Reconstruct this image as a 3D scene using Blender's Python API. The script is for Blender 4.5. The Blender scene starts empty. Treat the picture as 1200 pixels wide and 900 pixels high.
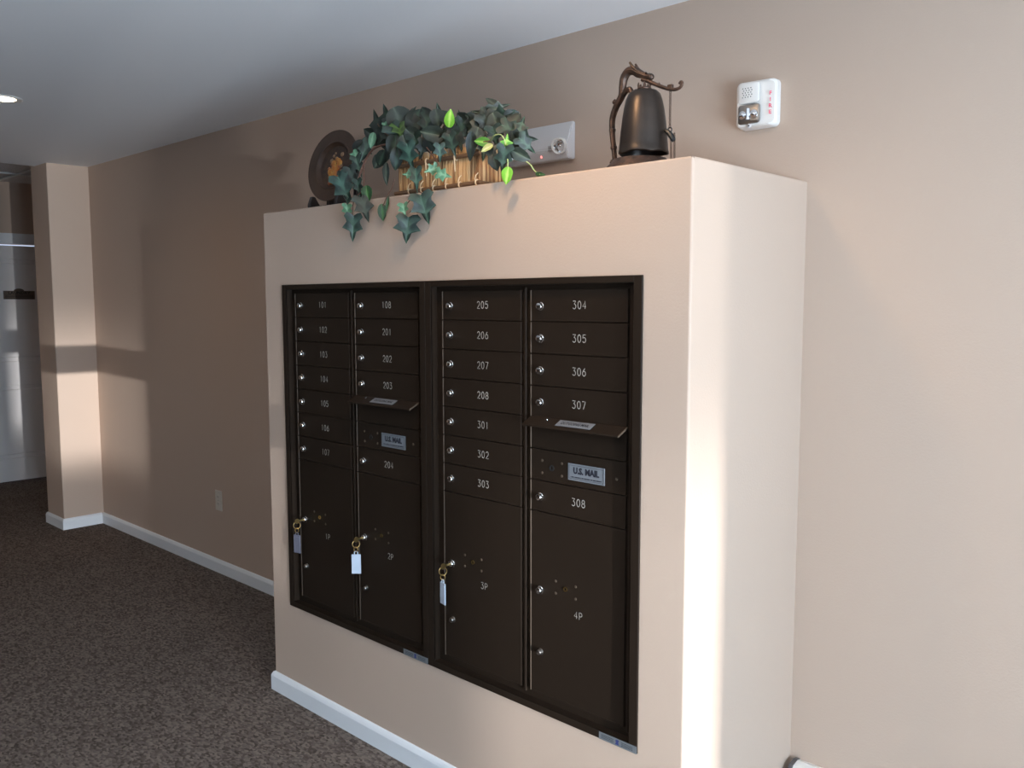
import bpy, bmesh, math, random
from mathutils import Vector, Matrix
random.seed(7)
scene = bpy.context.scene
COL = scene.collection

# ------------------------------------------------------------------ camera
def make_camera():
    cd = bpy.data.cameras.new('camera')
    cam = bpy.data.objects.new('camera', cd)
    COL.objects.link(cam)
    cd.sensor_fit = 'HORIZONTAL'
    cd.sensor_width = 36.0
    cd.lens = 1017.55 / 1200.0 * 36.0
    cd.clip_start = 0.05
    yaw, pitch, roll = 0.7593, -0.0932, -0.0016
    f = Vector((-math.sin(yaw) * math.cos(pitch), math.cos(yaw) * math.cos(pitch), math.sin(pitch)))
    r = Vector((math.cos(yaw), math.sin(yaw), 0))
    u = r.cross(f)
    c, s = math.cos(roll), math.sin(roll)
    r, u = c * r + s * u, -s * r + c * u
    m = Matrix(((r.x, u.x, -f.x, 3.0045), (r.y, u.y, -f.y, -1.7843), (r.z, u.z, -f.z, 1.543), (0, 0, 0, 1)))
    cam.matrix_world = m
    scene.camera = cam
make_camera()

# ------------------------------------------------------------------ world, daylight, exposure
scene.view_settings.view_transform = 'Standard'
scene.view_settings.look = 'None'
scene.view_settings.gamma = 1.0
scene.view_settings.use_curve_mapping = False
scene.view_settings.exposure = 0.0

world = bpy.data.worlds.new('daylight_sky')
scene.world = world
world.use_nodes = True
bg = world.node_tree.nodes['Background']
bg.inputs[0].default_value = (0.62, 0.74, 1.0, 1)
bg.inputs[1].default_value = 1.0

def area_light(name, loc, direction, sx, sy, power, color):
    ld = bpy.data.lights.new(name, 'AREA')
    ld.shape = 'RECTANGLE'
    ld.size, ld.size_y = sx, sy
    ld.energy = power
    ld.color = color
    o = bpy.data.objects.new(name, ld)
    o.location = loc
    o.rotation_euler = Vector(direction).to_track_quat('-Z', 'Y').to_euler()
    COL.objects.link(o)
    return o

# daylight through the glazed entrance at the right end of the lobby
DAY = (0.57, 0.78, 1.0)
area_light('entrance_daylight', (5.14, -1.30, 0.90), (-1, 0, 0.0), 1.8, 1.6, 175, DAY)
# added fill lamp, aimed upward to brighten the ceiling
area_light('ceiling_fill', (5.13, -1.30, 0.60), (-1, 0, 0.75), 1.8, 0.9, 21, (0.80, 0.88, 1.0)).data.spread = math.radians(75)
# added fill aimed steeply up, placed at an assumed front window
area_light('front_fill', (2.6, -3.95, 1.35), (0, 0.60, 1.0), 2.0, 1.5, 108, (0.80, 0.90, 1.0)).data.spread = math.radians(85)
# low sun glinting off a parked windscreen far outside: a thin bright beam through the glass door
area_light('sun_glint', (30.0, -7.2, 0.23), (-33.2, 7.7, 0.9), 0.40, 0.08, 18000, (0.95, 0.97, 1.0))

# ------------------------------------------------------------------ helpers
def node_mat(name, color=(0.5, 0.5, 0.5), rough=0.6, metal=0.0, color2=None, scale=8.0, stretch=(1, 1, 1),
             bump=0.0, bump_scale=200.0, spec=0.5, detail=4.0, emit=None, emit_strength=0.0):
    m = bpy.data.materials.new(name)
    m.use_nodes = True
    nt = m.node_tree
    b = nt.nodes['Principled BSDF']
    b.inputs['Base Color'].default_value = (*color, 1)
    b.inputs['Roughness'].default_value = rough
    b.inputs['Metallic'].default_value = metal
    b.inputs['Specular IOR Level'].default_value = spec
    tc = nt.nodes.new('ShaderNodeTexCoord')
    if color2 is not None:
        mp = nt.nodes.new('ShaderNodeMapping'); mp.inputs['Scale'].default_value = stretch
        nz = nt.nodes.new('ShaderNodeTexNoise'); nz.inputs['Scale'].default_value = scale
        nz.inputs['Detail'].default_value = detail
        rp = nt.nodes.new('ShaderNodeValToRGB')
        rp.color_ramp.elements[0].position = 0.32; rp.color_ramp.elements[1].position = 0.68
        rp.color_ramp.elements[0].color = (*color, 1); rp.color_ramp.elements[1].color = (*color2, 1)
        nt.links.new(tc.outputs['Object'], mp.inputs['Vector'])
        nt.links.new(mp.outputs['Vector'], nz.inputs['Vector'])
        nt.links.new(nz.outputs['Fac'], rp.inputs['Fac'])
        nt.links.new(rp.outputs['Color'], b.inputs['Base Color'])
    if bump > 0:
        n2 = nt.nodes.new('ShaderNodeTexNoise'); n2.inputs['Scale'].default_value = bump_scale
        n2.inputs['Detail'].default_value = 3.0
        bp = nt.nodes.new('ShaderNodeBump'); bp.inputs['Strength'].default_value = bump
        bp.inputs['Distance'].default_value = 0.002
        nt.links.new(tc.outputs['Object'], n2.inputs['Vector'])
        nt.links.new(n2.outputs['Fac'], bp.inputs['Height'])
        nt.links.new(bp.outputs['Normal'], b.inputs['Normal'])
    if emit is not None:
        b.inputs['Emission Color'].default_value = (*emit, 1)
        b.inputs['Emission Strength'].default_value = emit_strength
    return m

def leaf_mat(name, c_low, c_vein, rough=0.45):
    m = node_mat(name, c_low, rough)
    nt = m.node_tree; b = nt.nodes['Principled BSDF']
    at = nt.nodes.new('ShaderNodeAttribute'); at.attribute_name = 'vein'
    tc = nt.nodes.new('ShaderNodeTexCoord')
    nz = nt.nodes.new('ShaderNodeTexNoise'); nz.inputs['Scale'].default_value = 45.0
    mul = nt.nodes.new('ShaderNodeMath'); mul.operation = 'MULTIPLY_ADD'
    mul.inputs[1].default_value = 0.5
    rp = nt.nodes.new('ShaderNodeValToRGB')
    rp.color_ramp.elements[0].position = 0.35; rp.color_ramp.elements[1].position = 1.15
    rp.color_ramp.elements[0].color = (*c_low, 1); rp.color_ramp.elements[1].color = (*c_vein, 1)
    nt.links.new(tc.outputs['Object'], nz.inputs['Vector'])
    nt.links.new(nz.outputs['Fac'], mul.inputs[0])
    pw = nt.nodes.new('ShaderNodeMath'); pw.operation = 'POWER'; pw.inputs[1].default_value = 2.5
    nt.links.new(at.outputs['Fac'], pw.inputs[0])
    nt.links.new(pw.outputs[0], mul.inputs[2])
    nt.links.new(mul.outputs[0], rp.inputs['Fac'])
    nt.links.new(rp.outputs['Color'], b.inputs['Base Color'])
    return m

def glass_mat(name, tint, refl=0.08):
    m = bpy.data.materials.new(name); m.use_nodes = True
    nt = m.node_tree; nt.nodes.clear()
    out = nt.nodes.new('ShaderNodeOutputMaterial'); mx = nt.nodes.new('ShaderNodeMixShader')
    tr = nt.nodes.new('ShaderNodeBsdfTransparent'); gl = nt.nodes.new('ShaderNodeBsdfGlossy')
    tr.inputs[0].default_value = (*tint, 1); gl.inputs['Roughness'].default_value = 0.02
    mx.inputs[0].default_value = refl
    nt.links.new(tr.outputs[0], mx.inputs[1]); nt.links.new(gl.outputs[0], mx.inputs[2])
    nt.links.new(mx.outputs[0], out.inputs[0])
    return m

def beam_glass_mat(name, z_lo, z_hi, clear, dark):
    """glass with an added tint gradient by height that shapes the beam"""
    m = glass_mat(name, (1, 1, 1)); nt = m.node_tree
    tr = [n for n in nt.nodes if n.type == 'BSDF_TRANSPARENT'][0]
    tc = nt.nodes.new('ShaderNodeTexCoord'); sp = nt.nodes.new('ShaderNodeSeparateXYZ')
    mr = nt.nodes.new('ShaderNodeMapRange'); mr.interpolation_type = 'SMOOTHSTEP'
    mr.inputs[1].default_value = z_lo; mr.inputs[2].default_value = z_hi
    mr.inputs[3].default_value = clear; mr.inputs[4].default_value = dark
    nt.links.new(tc.outputs['Object'], sp.inputs[0]); nt.links.new(sp.outputs[2], mr.inputs[0]); nt.links.new(mr.outputs[0], tr.inputs[0])
    return m

def carpet_mat():
    m = bpy.data.materials.new('loop_carpet'); m.use_nodes = True
    nt = m.node_tree; b = nt.nodes['Principled BSDF']
    b.inputs['Roughness'].default_value = 1.0; b.inputs['Specular IOR Level'].default_value = 0.05
    tc = nt.nodes.new('ShaderNodeTexCoord')
    mp = nt.nodes.new('ShaderNodeMapping'); mp.inputs['Rotation'].default_value = (0, 0, 0.5)
    mp.inputs['Scale'].default_value = (1.0, 1.7, 1)
    vo = nt.nodes.new('ShaderNodeTexVoronoi'); vo.inputs['Scale'].default_value = 75.0
    nz = nt.nodes.new('ShaderNodeTexNoise'); nz.inputs['Scale'].default_value = 2.2; nz.inputs['Detail'].default_value = 5
    r1 = nt.nodes.new('ShaderNodeValToRGB')
    r1.color_ramp.elements[0].position = 0.0; r1.color_ramp.elements[1].position = 1.0
    r1.color_ramp.elements[0].color = (0.092, 0.073, 0.062, 1); r1.color_ramp.elements[1].color = (0.27, 0.22, 0.19, 1)
    mixc = nt.nodes.new('ShaderNodeMix'); mixc.data_type = 'RGBA'; mixc.blend_type = 'MULTIPLY'
    mixc.inputs[0].default_value = 0.35
    bp = nt.nodes.new('ShaderNodeBump'); bp.inputs['Strength'].default_value = 0.6; bp.inputs['Distance'].default_value = 0.004
    sep = nt.nodes.new('ShaderNodeSeparateColor')
    nt.links.new(tc.outputs['Object'], mp.inputs['Vector']); nt.links.new(mp.outputs['Vector'], vo.inputs['Vector'])
    nt.links.new(tc.outputs['Object'], nz.inputs['Vector'])
    nt.links.new(vo.outputs['Color'], sep.inputs[0]); nt.links.new(sep.outputs[0], r1.inputs['Fac'])
    nt.links.new(r1.outputs['Color'], mixc.inputs[6]); nt.links.new(nz.outputs['Fac'], mixc.inputs[7])
    nt.links.new(mixc.outputs[2], b.inputs['Base Color'])
    nt.links.new(vo.outputs['Distance'], bp.inputs['Height']); nt.links.new(bp.outputs['Normal'], b.inputs['Normal'])
    return m

PAINT = (0.555, 0.418, 0.325)
M = dict(
    paint=node_mat('taupe_paint', PAINT, 0.62, bump=0.25, bump_scale=160, spec=0.3),
    paint_low_bounce=node_mat('low_bounce_brown', (0.12, 0.075, 0.05), 0.7),  # unseen front wall made dark to cut bounced light
    ceiling=node_mat('white_ceiling_paint', (0.90, 0.90, 0.90), 0.85, bump=0.2, bump_scale=120, spec=0.2),
    trim=node_mat('white_trim_paint', (0.90, 0.91, 0.92), 0.4),
    door=node_mat('white_door_paint', (0.82, 0.77, 0.74), 0.35),
    carpet=carpet_mat(),
    tile=node_mat('acoustic_tile', (0.80, 0.74, 0.70), 0.95, color2=(0.62, 0.57, 0.54), scale=90, bump=0.6, bump_scale=300),
    tbar=node_mat('white_grid_metal', (0.8, 0.78, 0.75), 0.4),
    bronze=node_mat('dark_bronze_enamel', (0.022, 0.0142, 0.0094), 0.45, 0.0, bump=0.08, bump_scale=400, spec=0.12),
    bronze_edge=node_mat('lit_edge_and_rivet_bronze', (0.085, 0.060, 0.042), 0.5, 0.0, spec=0.15),  # paler bronze: light caught by door edges as colour; also rivets, flap ends
    gap=node_mat('plain_black', (0.008, 0.007, 0.006), 0.7),  # plain black of keyhole rings, outlet slots and sign lettering
    chrome=node_mat('chrome', (0.75, 0.73, 0.70), 0.16, 1.0),
    steel=node_mat('dull_steel', (0.32, 0.29, 0.26), 0.35, 1.0),
    brass=node_mat('brass', (0.72, 0.50, 0.20), 0.28, 1.0),
    engrave=node_mat('engraved_white_fill', (0.58, 0.54, 0.48), 0.6),
    plate_silver=node_mat('silver_label', (0.21, 0.22, 0.235), 0.4, 0.1),
    label_grey=node_mat('grey_sticker', (0.15, 0.16, 0.165), 0.45),
    ink=node_mat('black_ink', (0.015, 0.015, 0.025), 0.6),
    ink_blue=node_mat('navy_ink', (0.03, 0.04, 0.16), 0.6),
    ink_soft=node_mat('grey_ink', (0.04, 0.045, 0.055), 0.6),
    tag=node_mat('pale_plastic_tag', (0.58, 0.65, 0.74), 0.3),
    tag_clear=node_mat('lilac_plastic_tag', (0.13, 0.13, 0.165), 0.3),
    red=node_mat('red_print', (0.75, 0.06, 0.12), 0.5),
    white=node_mat('white_plastic', (0.84, 0.79, 0.73), 0.35),
    greyplastic=node_mat('pale_grey_plastic', (0.72, 0.69, 0.68), 0.4),
    ivory=node_mat('ivory_plastic', (0.66, 0.60, 0.52), 0.4),
    reflector=node_mat('silver_reflector', (0.75, 0.75, 0.76), 0.12, 1.0),
    darkgrille=node_mat('grille_slot', (0.12, 0.11, 0.10), 0.8),
    led=node_mat('red_indicator', (0.8, 0.1, 0.1), 0.3, emit=(1.0, 0.25, 0.22), emit_strength=2.0),
    bell=node_mat('patinated_bronze', (0.062, 0.046, 0.037), 0.34, 0.75, color2=(0.040, 0.032, 0.027), scale=14),
    copper=node_mat('aged_copper', (0.115, 0.065, 0.045), 0.42, 0.6, color2=(0.04, 0.028, 0.022), scale=60, bump=0.5, bump_scale=180),
    iron=node_mat('black_iron', (0.03, 0.03, 0.03), 0.4, 0.6),
    platerim=node_mat('bronze_plate', (0.105, 0.062, 0.042), 0.38, 0.1, color2=(0.075, 0.045, 0.032), scale=20, spec=0.3),
    platecentre=node_mat('dark_painted_centre', (0.045, 0.025, 0.020), 0.4, 0.2, color2=(0.10, 0.055, 0.03), scale=40),
    relief_orange=node_mat('orange_relief', (0.55, 0.16, 0.03), 0.45, color2=(0.60, 0.33, 0.08), scale=70),
    relief_red=node_mat('rust_relief', (0.32, 0.07, 0.03), 0.45, color2=(0.45, 0.20, 0.08), scale=70),
    relief_tan=node_mat('tan_relief', (0.38, 0.24, 0.13), 0.45, color2=(0.18, 0.10, 0.07), scale=60),
    blackwood=node_mat('black_lacquered_wood', (0.018, 0.013, 0.012), 0.4),
    straw=node_mat('straw', (0.48, 0.27, 0.11), 0.7, color2=(0.74, 0.48, 0.24), scale=60, stretch=(1, 1, 0.06)),
    strawdark=node_mat('dark_straw', (0.24, 0.11, 0.045), 0.75, color2=(0.42, 0.21, 0.085), scale=60, stretch=(1, 1, 0.06)),
    bark=node_mat('dark_wood_rail', (0.13, 0.065, 0.03), 0.7, color2=(0.20, 0.11, 0.055), scale=50, stretch=(0.1, 1, 1)),
    raffia=node_mat('raffia', (0.74, 0.55, 0.34), 0.7),
    moss=node_mat('dark_moss', (0.02, 0.025, 0.015), 0.95, bump=1.0, bump_scale=90),
    vine=node_mat('brown_vine', (0.13, 0.06, 0.04), 0.7),
    vinegreen=node_mat('pale_green_vine', (0.42, 0.50, 0.20), 0.6),
    leaf_dark=leaf_mat('leaf_dark', (0.009, 0.02, 0.013), (0.042, 0.085, 0.055), 0.5),
    leaf_deep=leaf_mat('leaf_deep', (0.008, 0.014, 0.009), (0.028, 0.046, 0.03), 0.5),
    leaf_teal=leaf_mat('leaf_teal', (0.01, 0.029, 0.022), (0.05, 0.115, 0.08), 0.5),
    leaf_grey=leaf_mat('leaf_grey', (0.022, 0.032, 0.022), (0.08, 0.105, 0.072), 0.5),
    leaf_green=leaf_mat('leaf_green', (0.014, 0.05, 0.012), (0.05, 0.15, 0.035)),
    leaf_olive=leaf_mat('leaf_olive', (0.03, 0.07, 0.012), (0.09, 0.18, 0.03)),
    leaf_light=leaf_mat('leaf_light', (0.1, 0.25, 0.14), (0.24, 0.45, 0.28)),
    leaf_lime=leaf_mat('leaf_lime', (0.18, 0.46, 0.035), (0.48, 0.75, 0.15)),
    leaf_lime2=leaf_mat('leaf_lime2', (0.08, 0.28, 0.03), (0.30, 0.55, 0.10)),
    leaf_pale=leaf_mat('leaf_pale', (0.48, 0.55, 0.20), (0.78, 0.80, 0.45)),
    lamp=node_mat('lit_lamp_lens', (1, 0.95, 0.85), 0.4, emit=(1.0, 0.82, 0.58), emit_strength=14.0),
    glass=glass_mat('clear_glass', (0.96, 0.98, 0.97)),
    glass_dim_low=beam_glass_mat('beam_dimming_glass_low', 0.25, 0.50, 0.32, 0.95),  # added gradient, dims the glint beam near the floor
    glass_dim_high=beam_glass_mat('beam_dimming_glass_high', 0.80, 1.30, 0.95, 0.42),  # added gradient, dims the upper part of the glint beam
    alu=node_mat('dark_door_metal', (0.10, 0.09, 0.085), 0.4, 0.5),
    heater_end=node_mat('dark_heater_end', (0.09, 0.08, 0.08), 0.5),
    plaque=node_mat('bronze_plaque', (0.14, 0.10, 0.075), 0.4, 0.3),
    asphalt=node_mat('asphalt', (0.16, 0.16, 0.17), 0.95),
)

def world_loc(o):
    v = Vector((0, 0, 0))
    while o is not None:
        v += o.location; o = o.parent
    return v

def smooth_mesh(me, angle=0.6):
    for p in me.polygons: p.use_smooth = True
    try: me.set_sharp_from_angle(angle=angle)
    except Exception: pass

def obj(name, bm, mat, parent=None, smooth=False, label=None):
    """link a bmesh (world coordinates) as ONE object, re-based to its parent's origin"""
    me = bpy.data.meshes.new(name)
    if parent is not None:
        bmesh.ops.translate(bm, verts=bm.verts, vec=-world_loc(parent))
    bmesh.ops.recalc_face_normals(bm, faces=bm.faces)
    bm.to_mesh(me); bm.free()
    me.materials.append(mat)
    if smooth: smooth_mesh(me)
    o = bpy.data.objects.new(name, me)
    COL.objects.link(o)
    if parent is not None: o.parent = parent
    if label: o['label'] = label
    return o

def thing(name, loc, label, cat, group=None):
    o = bpy.data.objects.new(name, None)
    o.empty_display_size = 0.05
    COL.objects.link(o); o.location = loc
    o['label'] = label; o['category'] = cat
    if group: o['group'] = group
    return o

def tag(o, label, cat, group=None):
    o['label'] = label; o['category'] = cat
    if group: o['group'] = group
    return o

def struct(name, bm, mat, parent=None, smooth=False, label=None):
    o = obj(name, bm, mat, parent, smooth)
    if parent is None: o['kind'] = 'structure'
    if label: o['label'] = label
    return o

def NB(): return bmesh.new()

def box(bm, x0, x1, y0, y1, z0, z1, bevel=0.0, seg=1):
    t = bmesh.new()
    vs = [t.verts.new((x, y, z)) for x in (x0, x1) for y in (y0, y1) for z in (z0, z1)]
    for f in ((0, 1, 3, 2), (4, 6, 7, 5), (0, 4, 5, 1), (2, 3, 7, 6), (0, 2, 6, 4), (1, 5, 7, 3)):
        t.faces.new([vs[i] for i in f])
    if bevel > 0:
        bmesh.ops.bevel(t, geom=t.edges[:], offset=bevel, segments=seg, profile=0.5, affect='EDGES')
    merge(bm, t)

def merge(bm, t):
    me = bpy.data.meshes.new('tmp'); t.to_mesh(me); t.free()
    bm.from_mesh(me); bpy.data.meshes.remove(me)

def quad(bm, *pts):
    bm.faces.new([bm.verts.new(p) for p in pts])

def frame_of(d):
    d = Vector(d).normalized()
    a = Vector((0, 0, 1)) if abs(d.z) < 0.9 else Vector((1, 0, 0))
    u = d.cross(a).normalized(); v = d.cross(u).normalized()
    return u, v

def tube(bm, pts, radii, n=8, cap=True):
    pts = [Vector(p) for p in pts]
    if not hasattr(radii, '__len__'): radii = [radii] * len(pts)
    rings = []
    u = None
    for i, p in enumerate(pts):
        d = (pts[min(i + 1, len(pts) - 1)] - pts[max(i - 1, 0)]).normalized()
        if u is None: u, v = frame_of(d)
        else:
            u = (u - d * u.dot(d)).normalized(); v = d.cross(u)
        rings.append([bm.verts.new(p + radii[i] * (math.cos(2 * math.pi * k / n) * u + math.sin(2 * math.pi * k / n) * v)) for k in range(n)])
    for a, b in zip(rings, rings[1:]):
        for k in range(n):
            bm.faces.new((a[k], a[(k + 1) % n], b[(k + 1) % n], b[k]))
    if cap:
        bm.faces.new(rings[0]); bm.faces.new(rings[-1][::-1])

def lathe(bm, prof, centre, axis=(0, 0, 1), n=32):
    """prof: (radius, height along axis)"""
    c = Vector(centre); d = Vector(axis).normalized(); u, v = frame_of(d)
    rings = []
    for r, h in prof:
        if r <= 1e-6: rings.append([bm.verts.new(c + d * h)])
        else: rings.append([bm.verts.new(c + d * h + r * (math.cos(2 * math.pi * k / n) * u + math.sin(2 * math.pi * k / n) * v)) for k in range(n)])
    for a, b in zip(rings, rings[1:]):
        for k in range(n):
            k2 = (k + 1) % n
            if len(a) == 1 and len(b) == 1: continue
            if len(a) == 1: bm.faces.new((a[0], b[k], b[k2]))
            elif len(b) == 1: bm.faces.new((a[k], a[k2], b[0]))
            else: bm.faces.new((a[k], a[k2], b[k2], b[k]))

def torus(bm, c, axis, R, r, n=20, m=8):
    c = Vector(c); d = Vector(axis).normalized(); u, v = frame_of(d)
    rings = []
    for i in range(n):
        a = 2 * math.pi * i / n; e = math.cos(a) * u + math.sin(a) * v
        rings.append([bm.verts.new(c + e * (R + r * math.cos(2 * math.pi * k / m)) + d * r * math.sin(2 * math.pi * k / m)) for k in range(m)])
    for i in range(n):
        a, b = rings[i], rings[(i + 1) % n]
        for k in range(m): bm.faces.new((a[k], a[(k + 1) % m], b[(k + 1) % m], b[k]))

def prism(bm, poly, axis, a0, a1):
    """extrude a closed 2-D polygon along axis ('X','Y','Z') from a0 to a1"""
    def P(q, t):
        return {'X': (t, q[0], q[1]), 'Y': (q[0], t, q[1]), 'Z': (q[0], q[1], t)}[axis]
    A = [bm.verts.new(P(q, a0)) for q in poly]; B = [bm.verts.new(P(q, a1)) for q in poly]
    n = len(poly)
    for i in range(n): bm.faces.new((A[i], A[(i + 1) % n], B[(i + 1) % n], B[i]))
    bm.faces.new(A[::-1]); bm.faces.new(B)

def rrect(x0, x1, z0, z1, r, n=5):
    out = []
    for cx, cz, a0 in ((x1 - r, z1 - r, 0), (x0 + r, z1 - r, 90), (x0 + r, z0 + r, 180), (x1 - r, z0 + r, 270)):
        for i in range(n + 1):
            a = math.radians(a0 + 90 * i / n); out.append((cx + r * math.cos(a), cz + r * math.sin(a)))
    return out

def loft_y(bm, slices):
    """slices: (list of (x,z), y) with equal counts, or y as a function of x; caps both ends"""
    rings = []
    for pts, y in slices:
        rings.append([bm.verts.new((x, y(x) if callable(y) else y, z)) for x, z in pts])
    n = len(rings[0])
    for a, b in zip(rings, rings[1:]):
        for k in range(n): bm.faces.new((a[k], a[(k + 1) % n], b[(k + 1) % n], b[k]))
    bm.faces.new(rings[0]); bm.faces.new(rings[-1][::-1])

def text_bm(s, size, depth=0.0004, bold=0.0, align='CENTER', spacing=1.0):
    cu = bpy.data.curves.new('tmp_text', 'FONT')
    cu.body = s; cu.size = size; cu.extrude = depth; cu.align_x = align; cu.align_y = 'CENTER'; cu.offset = bold
    cu.resolution_u = 2; cu.space_line = spacing
    o = bpy.data.objects.new('tmp_text', cu); COL.objects.link(o)
    dg = bpy.context.evaluated_depsgraph_get()
    me = bpy.data.meshes.new_from_object(o.evaluated_get(dg))
    bm = bmesh.new(); bm.from_mesh(me)
    bpy.data.meshes.remove(me); bpy.data.objects.remove(o); bpy.data.curves.remove(cu)
    return bm

def place(bm, origin, ex, ey, scale=(1, 1)):
    ex = Vector(ex).normalized(); ey = Vector(ey).normalized(); ez = ex.cross(ey)
    ex2, ey2 = ex * scale[0], ey * scale[1]
    m = Matrix(((ex2.x, ey2.x, ez.x, origin[0]), (ex2.y, ey2.y, ez.y, origin[1]), (ex2.z, ey2.z, ez.z, origin[2]), (0, 0, 0, 1)))
    bm.transform(m)
    return bm

# ------------------------------------------------------------------ setting
W, D, HB, HC = 1.893, 0.599, 1.884, 2.468
def build_setting():
    b = NB(); box(b, -5.4, 5.35, -4.15, 1.95, -0.1, 0.0); struct('floor', b, M['carpet'])
    b = NB(); box(b, -3.46, 5.35, -4.15, 0.75, HC, HC + 0.16); struct('ceiling', b, M['ceiling'])
    b = NB(); box(b, -3.236, 5.3, D, D + 0.12, 0, HC); struct('wall_back', b, M['paint'])
    b = NB(); box(b, -3.54, -3.236, 0.335, 1.8, 0, 2.56, 0.004); struct('wall_pier', b, M['paint'])
    # hall end wall with a hole for the laundry door
    b = NB()
    box(b, -5.37, -5.25, -4.0, 0.26, 0, 2.58); box(b, -5.37, -5.25, 1.19, 1.9, 0, 2.58); box(b, -5.37, -5.25, 0.26, 1.19, 2.05, 2.58)
    struct('wall_hall_end', b, M['paint'])
    b = NB(); box(b, -5.25, -3.54, 1.8, 1.9, 0, 2.58); struct('wall_hall_side', b, M['paint'])
    # unseen front wall; its window is added to go with the fill
    b = NB()
    box(b, -5.25, 1.5, -4.12, -4.0, 0, HC + .1); box(b, 3.7, 5.3, -4.12, -4.0, 0, HC); box(b, 1.5, 3.7, -4.12, -4.0, 0, 0.5); box(b, 1.5, 3.7, -4.12, -4.0, 2.25, HC)
    struct('wall_front', b, M['paint_low_bounce'])
    fr = NB()
    for x in (1.5, 2.57, 3.64): box(fr, x, x + 0.06, -4.1, -4.03, 0.5, 2.25)
    for z in (0.5, 2.19): box(fr, 1.5, 3.7, -4.1, -4.03, z, z + 0.06)
    w = struct('added_window', fr, M['trim'])
    for x0, x1 in ((1.56, 2.57), (2.63, 3.64)):
        g = NB(); box(g, x0, x1, -4.07, -4.064, 0.56, 2.19); obj('pane', g, M['glass'], w)
    # right end wall with the glazed entrance: door leaf, two sidelights, added beam blockers outside
    b = NB()
    box(b, 5.2, 5.32, 0.45, D, 0, HC); box(b, 5.2, 5.32, -4.0, -3.05, 0, HC); box(b, 5.2, 5.32, -3.05, 0.45, 2.36, HC); box(b, 5.2, 5.32, -1.20, -1.05, 0, 2.36)
    struct('wall_right', b, M['paint'])
    fr = NB()
    for y0, y1 in ((0.39, 0.45), (-1.05, -1.02), (-1.24, -1.20), (-2.15, -2.09), (-3.05, -2.99)): box(fr, 5.23, 5.28, y0, y1, 0, 2.36)
    for y0, y1, zb in ((-1.02, 0.39, 0.10), (-2.09, -1.24, 0.04), (-2.99, -2.15, 0.10)):
        box(fr, 5.23, 5.28, y0, y1, 0, zb); box(fr, 5.23, 5.28, y0, y1, 2.30, 2.36)
    box(fr, 5.23, 5.28, -2.09, -1.24, 0.855, 0.995)
    d = struct('door_2', fr, M['alu'])
    for y0, y1, z0, z1 in ((-2.09, -1.24, 0.04, 0.855), (-2.09, -1.24, 0.995, 2.30), (-1.02, 0.39, 0.10, 2.30), (-2.99, -2.15, 0.10, 2.30)):
        g = NB(); box(g, 5.252, 5.258, y0, y1, z0, z1); obj('pane', g, M['glass_dim_low' if z1 < 1 else 'glass_dim_high'], d)
    b = NB(); box(b, 5.9, 6.5, -0.89, 0.7, -0.2, 3.2, 0.01); box(b, 5.9, 6.5, -4.0, -1.93, -0.2, 3.2, 0.01); struct('glint_blocker', b, M['paint'])  # unseen blocks added outside to trim both sides of the glint
    b = NB(); box(b, 5.32, 45, -30, 20, -0.25, -0.15); struct('ground', b, M['asphalt'])

    # hall grid ceiling
    b = NB(); box(b, -5.25, -3.46, -4.0, 1.8, 2.585, 2.63)
    c = struct('ceiling_hall', b, M['tile'])
    t = NB()
    for x in (-5.25 + 0.6, -5.25 + 1.2): box(t, x - 0.012, x + 0.012, -4.0, 1.8, 2.556, 2.566)
    for i in range(9): box(t, -5.25, -3.46, -3.0 + 0.6 * i - 0.012, -3.0 + 0.6 * i + 0.012, 2.556, 2.566)
    obj('grid_bars', t, M['tbar'], c)
    mesh = None
    for ix in range(3):
        for iy in range(8):
            if mesh is None:
                tb = NB(); box(tb, -0.285, 0.285, -0.285, 0.285, 0, 0.012, 0.003)
                o = obj('ceiling_tile', tb, M['tile']); mesh = o.data
            else:
                o = bpy.data.objects.new('ceiling_tile', mesh); COL.objects.link(o)
            o.parent = c; o.location = (-5.25 + 0.3 + 0.6 * ix, -2.7 + 0.6 * iy, 2.568 + 0.001 * ((ix * 3 + iy) % 3))
            if ix == 2: o.scale = (0.93, 1, 1)

    # boxed-out enclosure carrying the mailbox units (opening cut in its front)
    b = NB()
    x0, x1, z0, z1 = 0.136, 1.750, 0.388, 1.602
    def fq(xa, xb, za, zb): quad(b, (xa, 0, za), (xb, 0, za), (xb, 0, zb), (xa, 0, zb))
    r = 0.006
    for xa, xb in ((r, x0), (x0, x1), (x1, W - r)):
        for za, zb in ((0, z0), (z0, z1), (z1, HB - r)):
            if (xa, za) == (x0, z0): continue
            fq(xa, xb, za, zb)
    dn = 0.16
    quad(b, (x0, 0, z0), (x0, 0, z1), (x0, dn, z1), (x0, dn, z0)); quad(b, (x1, 0, z0), (x1, dn, z0), (x1, dn, z1), (x1, 0, z1))
    quad(b, (x0, 0, z0), (x0, dn, z0), (x1, dn, z0), (x1, 0, z0)); quad(b, (x0, 0, z1), (x1, 0, z1), (x1, dn, z1), (x0, dn, z1))
    quad(b, (x0, dn, z0), (x0, dn, z1), (x1, dn, z1), (x1, dn, z0))
    # rounded corner bead along the vertical edges and the top edge
    k = [(r * (1 - math.sin(math.radians(a))), r * (1 - math.cos(math.radians(a)))) for a in (0, 30, 60, 90)]  # (x inset, y)
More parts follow.
